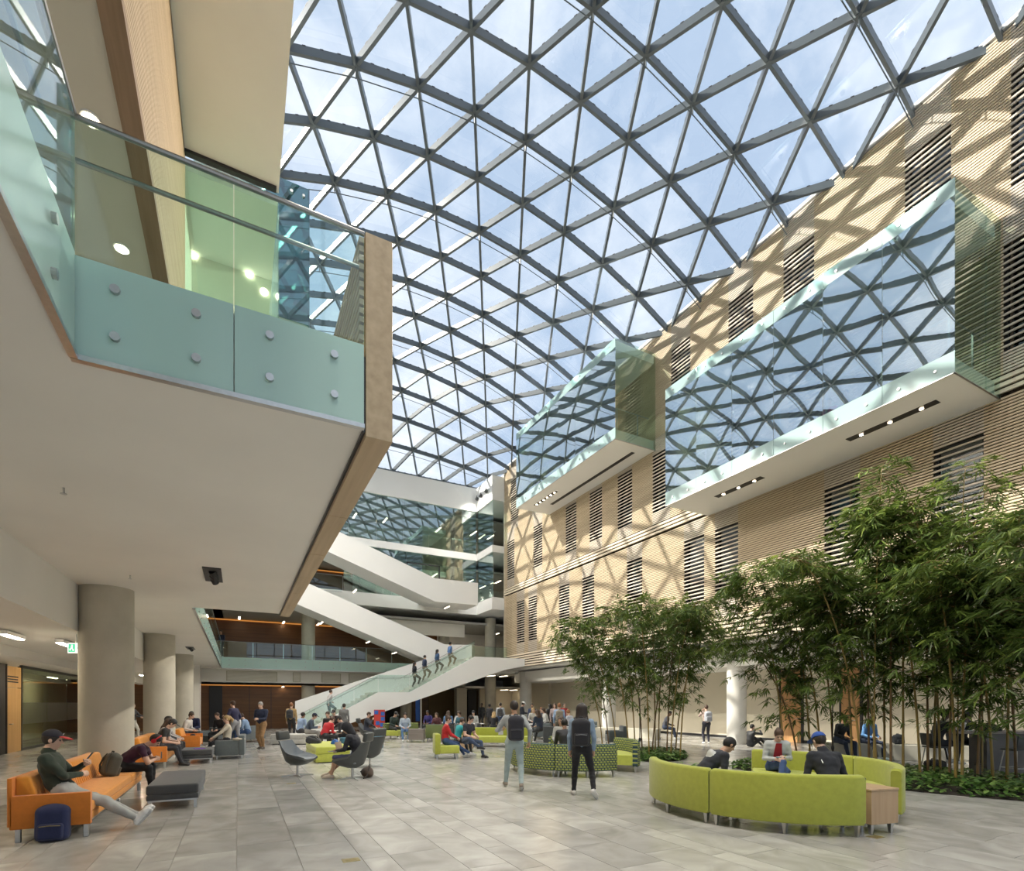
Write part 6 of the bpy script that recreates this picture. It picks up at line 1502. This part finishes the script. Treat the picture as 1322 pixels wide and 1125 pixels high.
# print on the hoodie of the bending man
# behind the bamboo
i9 = stand('person with pale backpack standing before the cream wall', 912, 961, .05, 1, top=(.40, .30, .26), bot=(.03, .03, .045), hair='brown', H=1.66, vox=.016, hands=((-.10, .26, 1.38), (.10, .26, 1.38)), elbow=((-.6, .3, -1), (.6, .3, -1)))
p = to_world(i9, (0, -.24, .95)); backpack('pale patterned backpack on the person by the cream wall', p, i9['o'].rotation_euler.z + math.pi, (.42, .43, .47), worn=True, vox=.016, straps=False)
p = at_f(969, 909, 20.5); sit('person in black sitting low behind the pale column', (p.x, p.y), ryaw(1, .3), top=BLACK, bot=BLACK, hair='black', hips=(0, 0, .13), feet=((-.12, .62, .085), (.12, .66, .085)), lean=-10, hunch=20, headp=10, H=1.66, vox=.018, cat='person')
for px_, f_, l_, t_ in ((1083, 16.4, 'person in black and white sitting on the concrete bench', (.02, .02, .022)), (1118, 16.2, 'person in blue and pink top sitting on the concrete bench', (.12, .28, .55)), (858, 25.2, 'person in dark jeans on the pale bench near the column', (.05, .05, .06))):
    p = at_f(px_, 909, f_); sit(l_, (p.x, p.y), ryaw(.2, -1) if px_ > 1000 else ryaw(1, -.2), top=t_, bot=(.02, .03, .06), hair='black', skin=2, seat=.48, lean=8, hunch=14, headp=20, vox=.018)
p = at_f(1160, 909, 15.8); backpack('dark backpack left on the concrete bench', (p.x, p.y, .482), ryaw(0, -1), CHAR, vox=.018, h=.3)
ia = sit('student in black hoodie at the tall table behind bamboo', st1.xy, ryaw(1, 0), top=BLACK, bot=(.02, .022, .03), skin=3, hair='black', hstyle='curly', H=1.78, seat=.66, lean=10, hunch=14, headp=10, hands=((-.14, .46, 1.08), (.14, .46, 1.08)), feet=((-.12, .42, .30), (.12, .42, .30)), vox=.014)
sit('student with glasses and laptop at the tall table', st2.xy, ryaw(1, -.1), top=(.02, .02, .025), bot=BLACK, skin=3, hair='black', H=1.74, seat=.66, lean=8, hunch=12, headp=10, hands=((-.14, .46, 1.08), (.14, .46, 1.08)), feet=((-.12, .42, .30), (.12, .42, .30)), vox=.016)
tm = Matrix.Translation((tt.x, tt.y, 1.031)) @ Matrix.Rotation(ryaw(0, 1), 4, 'Z')
p = tm @ Vector((-.62, .16, 0)); laptop('grey laptop open on the tall table', p, ryaw(-1, 0), 110)
p = tm @ Vector((.15, -.05, 0)); backpack('black bag lying on the tall table', p, .4, BLACK, tilt=math.radians(-75), h=.4, vox=.016)
p = tm @ Vector((-1.0, -.1, 0)); r = empty('water_bottle', tm @ Vector((-.75, -.22, 0)), label='clear bottle on the tall table edge', cat='bottle'); part('body', MB().lathe([(.032, 0), (.034, .1), (.03, .17), (.014, .2)], 14), m_clear, r, smooth=True); part('lid', MB().lathe([(.016, .2), (.016, .225)], 10), m_white, r)
p = at_z(1207, 1000); backpack('black backpack on the floor beneath the tall table', (p.x, p.y, .0), ryaw(0, -1), BLACK, h=.36, w=.42, d=.25, vox=.015)
# on the stairs
for l_, xs, yy, kw in (('woman with long dark hair climbing the stair', 9.95, 32.5, dict(top=(.012, .014, .02), bot=(.10, .09, .075), hair='dark', hstyle='long', H=1.68)), ('man in navy shirt climbing with khaki trousers', 10.75, 32.9, dict(top=(.02, .035, .085), bot=(.17, .14, .10), hair='black')), ('woman in blue denim climbing with a dark bag', 11.65, 33.0, dict(top=(.04, .09, .2), bot=(.10, .09, .07), hair='dark', hstyle='long', H=1.7)), ('man in light blue shirt near the stair top', 12.55, 33.0, dict(top=(.10, .20, .42), bot=(.22, .17, .11), hair='black')), ('blurred runner in white shirt low on the stair', 4.75, 32.6, dict(top=(.55, .52, .52), bot=(.14, .17, .16), hair='brown', lean=10, H=1.78))):
    z = (xs - 9.4) / 4.4 * 2.36 + 2.42 if xs > 9 else (xs - 3.3) / 4.16 * 2.4 - .05
    n_ = math.ceil(z / .1685) ; l_ = l_.replace('blurred runner', 'runner')
    person(l_, (xs, yy), face(1, 0), pose='stand', vox=.02, z0=z - .02, feet=((-.09, -.12, .09), (.09, .2, .26)), hands=((-.24, .2, 1.05), (.24, -.05, .95)), bulk=1.15, **kw)
# visitors inside the larger glass box
m_box = mat('dark_seat', (.03, .035, .035), .6, var=.1)
for i, (px_, py_, t_, l_) in enumerate(((1093, 512, (.30, .22, .16), 'person in tan sitting inside the glass box'), (1072, 521, (.55, .02, .22), 'person in magenta sitting inside the glass box'))):
    p = at_X(px_, py_, 16.9); sit(l_, (16.9, p.y), face(-1, -.2), top=t_, bot=CHAR, hair='dark', z0=10.16, vox=.018, headp=15, seat=.45)
for y, l_ in ((p.y, 'dark chair of the magenta visitor in the glass box'), (at_X(1093, 512, 16.9).y, 'dark chair of the tan visitor in the glass box'), (13.2, 'dark lounge chair at the far end of the glass box'), (8.0, 'dark lounge chair at the near end of the glass box')):
    r = sofa_block(l_, (16.95, y), face(-1, -.2), .62, .62, bh=.8, m=m_box, arms=False); r.location.z = 10.155
# ------------------------------------------------------------------ bamboo and ground cover
def leafmat(name, cols, trans=.35):
    m = bpy.data.materials.new(name); t = nodes_of(m); N = t.nodes; L = t.links
    o = N.new('ShaderNodeOutputMaterial'); p = N.new('ShaderNodeBsdfPrincipled'); tl = N.new('ShaderNodeBsdfTranslucent')
    at = N.new('ShaderNodeAttribute'); at.attribute_name = 'tone'; rp = N.new('ShaderNodeValToRGB')
    while len(rp.color_ramp.elements) < len(cols): rp.color_ramp.elements.new(.5)
    for e, (ps, c) in zip(rp.color_ramp.elements, cols): e.position = ps; e.color = (*c, 1)
    L.new(at.outputs['Fac'], rp.inputs['Fac']); L.new(rp.outputs['Color'], p.inputs['Base Color']); L.new(rp.outputs['Color'], tl.inputs['Color'])
    p.inputs['Roughness'].default_value = .42
    mx = N.new('ShaderNodeMixShader'); mx.inputs[0].default_value = trans; L.new(p.outputs[0], mx.inputs[1]); L.new(tl.outputs[0], mx.inputs[2]); L.new(mx.outputs[0], o.inputs[0])
    MATS[name] = m; return m
m_leaf = leafmat('bamboo_leaf', [(0.0, (.048, .09, .02)), (.5, (.125, .19, .038)), (.8, (.25, .32, .065)), (1.0, (.50, .50, .15))])
m_cover = leafmat('ground_cover_leaf', [(0.0, (.035, .085, .022)), (.6, (.085, .18, .035)), (1.0, (.22, .34, .09))], .25)
m_culm = mat('bamboo_cane', (.20, .14, .04), .4, col2=(.36, .25, .07), scale=3, stretch=(1, 1, .3)); m_culm2 = mat('brown_bamboo_cane', (.12, .07, .03), .45, col2=(.22, .13, .05), scale=3)
m_soil = mat('dark_soil', (.03, .024, .018), .95, var=.3, scale=8, bump=.5, bscale=20)
def leaves_mesh(name, P, D, U, Ln, Wd, tone, m, droop=.25):
    """P base points, D directions, U widths' axis hint; lanceolate leaves of three faces each"""
    n = len(P); D = D / np.linalg.norm(D, axis=1, keepdims=True); S = np.cross(D, U); S /= np.maximum(np.linalg.norm(S, axis=1, keepdims=True), 1e-6)
    dn = np.zeros((n, 3)); dn[:, 2] = -1
    def at(t, k): return P + D * (Ln * t)[:, None] + dn * (Ln * droop * t * t)[:, None] + S * (Wd * k)[:, None]
    V = np.stack([at(0, 0), at(.28, -.5), at(.28, .5), at(.62, -.42), at(.62, .42), at(1, 0)], 1).reshape(-1, 3)
    b = np.arange(n)[:, None] * 6
    tri1 = b + [0, 2, 1]; quad = b + [1, 2, 4, 3]; tri2 = b + [3, 4, 5]
    me = bpy.data.meshes.new(name)
    loops = np.concatenate([tri1, quad, tri2], 1).ravel()
    me.vertices.add(len(V)); me.vertices.foreach_set('co', V.astype(np.float32).ravel())
    me.loops.add(len(loops)); me.loops.foreach_set('vertex_index', loops.astype(np.int32))
    tot = np.tile([3, 4, 3], n); st = np.concatenate([[0], np.cumsum(tot)[:-1]])
    me.polygons.add(3 * n); me.polygons.foreach_set('loop_start', st.astype(np.int32)); me.polygons.foreach_set('loop_total', tot.astype(np.int32))
    a = me.attributes.new('tone', 'FLOAT', 'FACE'); a.data.foreach_set('value', np.repeat(tone, 3).astype(np.float32))
    me.materials.append(m); me.update(calc_edges=True); me.validate(); return me
def bamboo(label, group, base, top, nbr=46, t0=.38, rad=.022, brown=False, rich=1.0, lsz=1.0):
    base = np.array(base, float); top = np.array(top, float); h = top[2]
    c1 = base + np.array([0, 0, h * .55]) + (top - base) * np.array([.08, .08, 0]); c2_ = base * .35 + top * .65; c2_[2] = h * 1.04
    T = np.linspace(0, 1, 22)[:, None]
    path = (1 - T) ** 3 * base + 3 * (1 - T) ** 2 * T * c1 + 3 * (1 - T) * T ** 2 * c2_ + T ** 3 * top
    r = empty('bamboo_plant', tuple(base), label=label, cat='bamboo', group=group)
    path = path - base
    rs = [rad * (1 - .75 * t) * (1.12 if i % 2 else 1.0) for i, t in enumerate(np.linspace(0, 1, 22))]
    part('cane', MB().tube([tuple(p) for p in path], rs, 7), m_culm2 if brown else m_culm, r, smooth=True)
    P, D, Ln, Wd, Tn = [], [], [], [], []; tw = MB()
    for i in range(nbr):
        t = t0 + (1 - t0) * (i + rng.random()) / nbr; k = t * 21; a = int(min(k, 20)); p = path[a] + (path[a + 1] - path[a]) * (k - a)
        az = rng.random() * 6.283; ln = (0.45 + .65 * rng.random()) * (1.15 - .55 * abs(t - .6)); el = .55 - 1.0 * rng.random() ** .8
        d = np.array([math.cos(az) * math.cos(el), math.sin(az) * math.cos(el), math.sin(el)])
        q = [p + d * ln * s + np.array([0, 0, -.28 * ln * s * s]) for s in (0, .5, 1.0)]
        tw.tube([tuple(x) for x in q], [.005, .004, .002], 3, cap=False)
        ncl = max(2, int((3 + 4 * rng.random()) * rich))
        for c in range(ncl):
            s = .25 + .75 * (c + rng.random()) / ncl; o = p + d * ln * s + np.array([0, 0, -.28 * ln * s * s]) + rng.normal(size=3) * .05
            cd = d + rng.normal(size=3) * .45; cd[2] -= .25; nl = rng.integers(6, 11); base_t = rng.random()
            sd = np.cross(cd, (0, 0, 1)); sd /= max(np.linalg.norm(sd), 1e-6); cdn = cd / np.linalg.norm(cd)
            for l in range(nl):
                fa = (l - (nl - 1) / 2) * .33 + rng.normal() * .12
                P.append(o + rng.normal(size=3) * .015); D.append(cdn * math.cos(fa) + sd * math.sin(fa) + np.array([0, 0, rng.normal() * .18])); Ln.append((.15 + .13 * rng.random()) * lsz); Wd.append((.022 + .014 * rng.random()) * lsz)
                Tn.append(np.clip(.28 * base_t + .45 * rng.random() + (.2 if t > .85 else 0) + (.35 if rng.random() < .02 else 0), 0, 1))
    U = np.tile([0, 0, 1.0], (len(P), 1)) + rng.normal(size=(len(P), 3)) * .35
    ob('foliage', leaves_mesh('foliage', np.array(P), np.array(D), U, np.array(Ln), np.array(Wd), np.array(Tn), m_leaf), r, kind='stuff')
    part('twigs', tw, m_culm2, r, kind='stuff'); return r
def bed(label, group, c, ax, hl, hw, n, h=.26, avoid=None):
    """planting bed flush in the floor: soil mound plus leafy ground cover"""
    ax = np.array(ax) / np.hypot(*ax); pp = np.array([-ax[1], ax[0]])
    r = empty('planting_bed', (c[0], c[1], 0), label=label, cat='planting bed', group=group)
    mb = MB(); vs = [(0, 0, .07)]; k = 40
    for j in range(k):
        t = 6.2832 * j / k; q = ax * hl * math.cos(t) + pp * hw * math.sin(t); vs.append((q[0] * .96, q[1] * .96, .02))
    for j in range(k):
        t = 6.2832 * j / k; q = ax * hl * math.cos(t) + pp * hw * math.sin(t); vs.append((q[0] * .97, q[1] * .97, -.0))
    fs = [(0, 1 + j, 1 + (j + 1) % k) for j in range(k)] + [(1 + j, 1 + k + j, 1 + k + (j + 1) % k, 1 + (j + 1) % k) for j in range(k)]
    part('soil', mb.add(vs, fs), m_soil, r, smooth=True)
    rr = np.sqrt(rng.random(n)); tt_ = rng.random(n) * 6.2832
    xy = (ax[None] * (hl * rr * np.cos(tt_))[:, None] + pp[None] * (hw * rr * np.sin(tt_))[:, None])
    z = (.03 + h * rng.random(n) ** .7) * np.clip((1.08 - rr) * 5, .25, 1)
    P = np.column_stack([xy, z]); az = rng.random(n) * 6.2832; D = np.column_stack([np.cos(az), np.sin(az), -.15 + .5 * rng.random(n)])
    U = np.tile([0, 0, 1.0], (n, 1)) + rng.normal(size=(n, 3)) * .3
    L_ = .08 + .07 * rng.random(n)
    ob('ground_cover', leaves_mesh('ground_cover', P, D, U, L_, L_ * .62, rng.random(n), m_cover, .35), r, kind='stuff'); return r
cb = rdir(8.7, 11.5); bed('larger planting bed with leafy ground cover under tall bamboo', None, cb, rdir(-.65, .75), 4.0, 1.65, 5200, .24)
cl_ = rdir(4.62, 16.9); bed('smaller planting bed with ground cover under the bamboo clump', None, cl_, rdir(.35, 1), 1.7, 1.0, 2200, .2)
cs_ = rdir(4.05, 11.35); bed('small round planter of leaves behind the white laptop', None, (cs_[0], cs_[1]), (1, 0), .42, .36, 260, .38)
LB, SB = 'golden stemmed arching bamboo with drooping leaves in the larger bed', 'golden stemmed slender bamboo in the smaller bed by the patterned sofa'
LB2, LB3, SB2 = 'brown stemmed arching bamboo with drooping leaves in the larger bed', 'thin bamboo shoot rising above the leaf mass of the larger bed', 'brown stemmed slender bamboo in the smaller bed by the patterned sofa'
sil = [(930, 745), (985, 706), (1040, 700), (1085, 690), (1120, 645), (1150, 622), (1190, 640), (1230, 672), (1262, 655), (1300, 642), (1345, 640), (1400, 640)]
def silh(x): return float(np.interp(x, [s[0] for s in sil], [s[1] for s in sil]))
culx = [1012, 1030, 1046, 1060, 1076, 1100, 1112, 1122, 1132, 1142, 1150, 1166, 1188, 1198, 1206, 1214, 1226, 1234, 1242, 1262, 1282, 1300, 1312, 1326, 1342, 1360]
topx = [955, 940, 1010, 985, 1040, 1075, 1020, 1110, 1060, 1135, 1150, 1165, 1120, 1190, 1215, 1170, 1240, 1200, 1262, 1290, 1230, 1320, 1275, 1350, 1370, 1330]
r2 = random.Random(5)
for i, (bx_, tx) in enumerate(zip(culx, topx)):
    f = 14.2 - (bx_ - 1010) / 310 * 4.1 + r2.uniform(-.5, .5); b = at_f(bx_, 909, f); ft = f + r2.uniform(-.8, .6)
    ty = silh(tx) + (18 if i % 3 == 0 else r2.uniform(25, 110)); t = at_f(tx, ty, ft)
    bamboo(LB if i % 3 != 1 else LB2, 'golden bamboo canes of the larger bed' if i % 3 != 1 else 'brown bamboo canes of the larger bed', (b.x, b.y, .05), (t.x, t.y, t.z), nbr=60, t0=(.20 if i % 2 else .33), rad=.026, brown=(i % 3 == 1), rich=0.98, lsz=1.14)
for tx, ty, bx_ in ((1248, 603, 1236), (1272, 628, 1268), (1140, 606, 1128)):
    f = 12.0; b = at_f(bx_, 909, f); t = at_f(tx, ty, f); bamboo(LB3, 'thin tall shoots of the larger bed', (b.x, b.y, .05), (t.x, t.y, t.z), nbr=16, t0=.55, rad=.018)
sil2 = [(705, 840), (725, 800), (750, 775), (790, 772), (815, 762), (860, 765), (905, 762), (930, 790), (945, 830)]
cul2 = [778, 786, 796, 812, 820, 829, 838, 846, 850, 861, 866, 872, 878, 842]
top2 = [722, 748, 735, 765, 790, 806, 820, 840, 862, 880, 905, 925, 915, 895]
for i, (bx_, tx) in enumerate(zip(cul2, top2)):
    f = 17.0 + r2.uniform(-1.0, 1.0) + (1.4 if bx_ < 800 else 0); b = at_f(bx_, 909, f); ft = f + r2.uniform(-1.0, .8)
    ty = float(np.interp(tx, [s[0] for s in sil2], [s[1] for s in sil2])) + (14 if i % 2 == 0 else r2.uniform(20, 60)); t = at_f(tx, ty, ft)
    bamboo(SB if i % 4 != 1 else SB2, 'golden bamboo canes of the smaller bed' if i % 4 != 1 else 'brown bamboo canes of the smaller bed', (b.x, b.y, .03), (t.x, t.y, t.z), nbr=58, t0=(.24 if i % 3 == 0 else .36), rad=.022, brown=(i % 4 == 1))
# slim black lamp posts standing in the beds
for (px_, f), l_ in (((1075, 13.6), 'slim dark lamp post among the tall bamboo'), ((826, 16.6), 'slim dark lamp post in the smaller bamboo bed')):
    b = at_f(px_, 909, f); r = empty('bed_lamp', (b.x, b.y, .0), label=l_, cat='lamp post'); part('post', MB().tube([(0, 0, 0), (0, 0, 1.9)], .014, 8), m_dark, r); part('lamp_head', MB().lathe([(.03, 0), (.04, .05), (.03, .12)], 10, (0, 0, .5)), m_dark, r)
b = at_f(1262, 909, 10.8); r = empty('bollard', (b.x, b.y, 0), label='short black bollard in the ground cover', cat='bollard'); part('body', MB().lathe([(.06, 0), (.06, .42), (.05, .44)], 14), m_dark, r, smooth=True); part('lid', MB().lathe([(.062, .44), (.062, .47)], 14), m_dark, r)
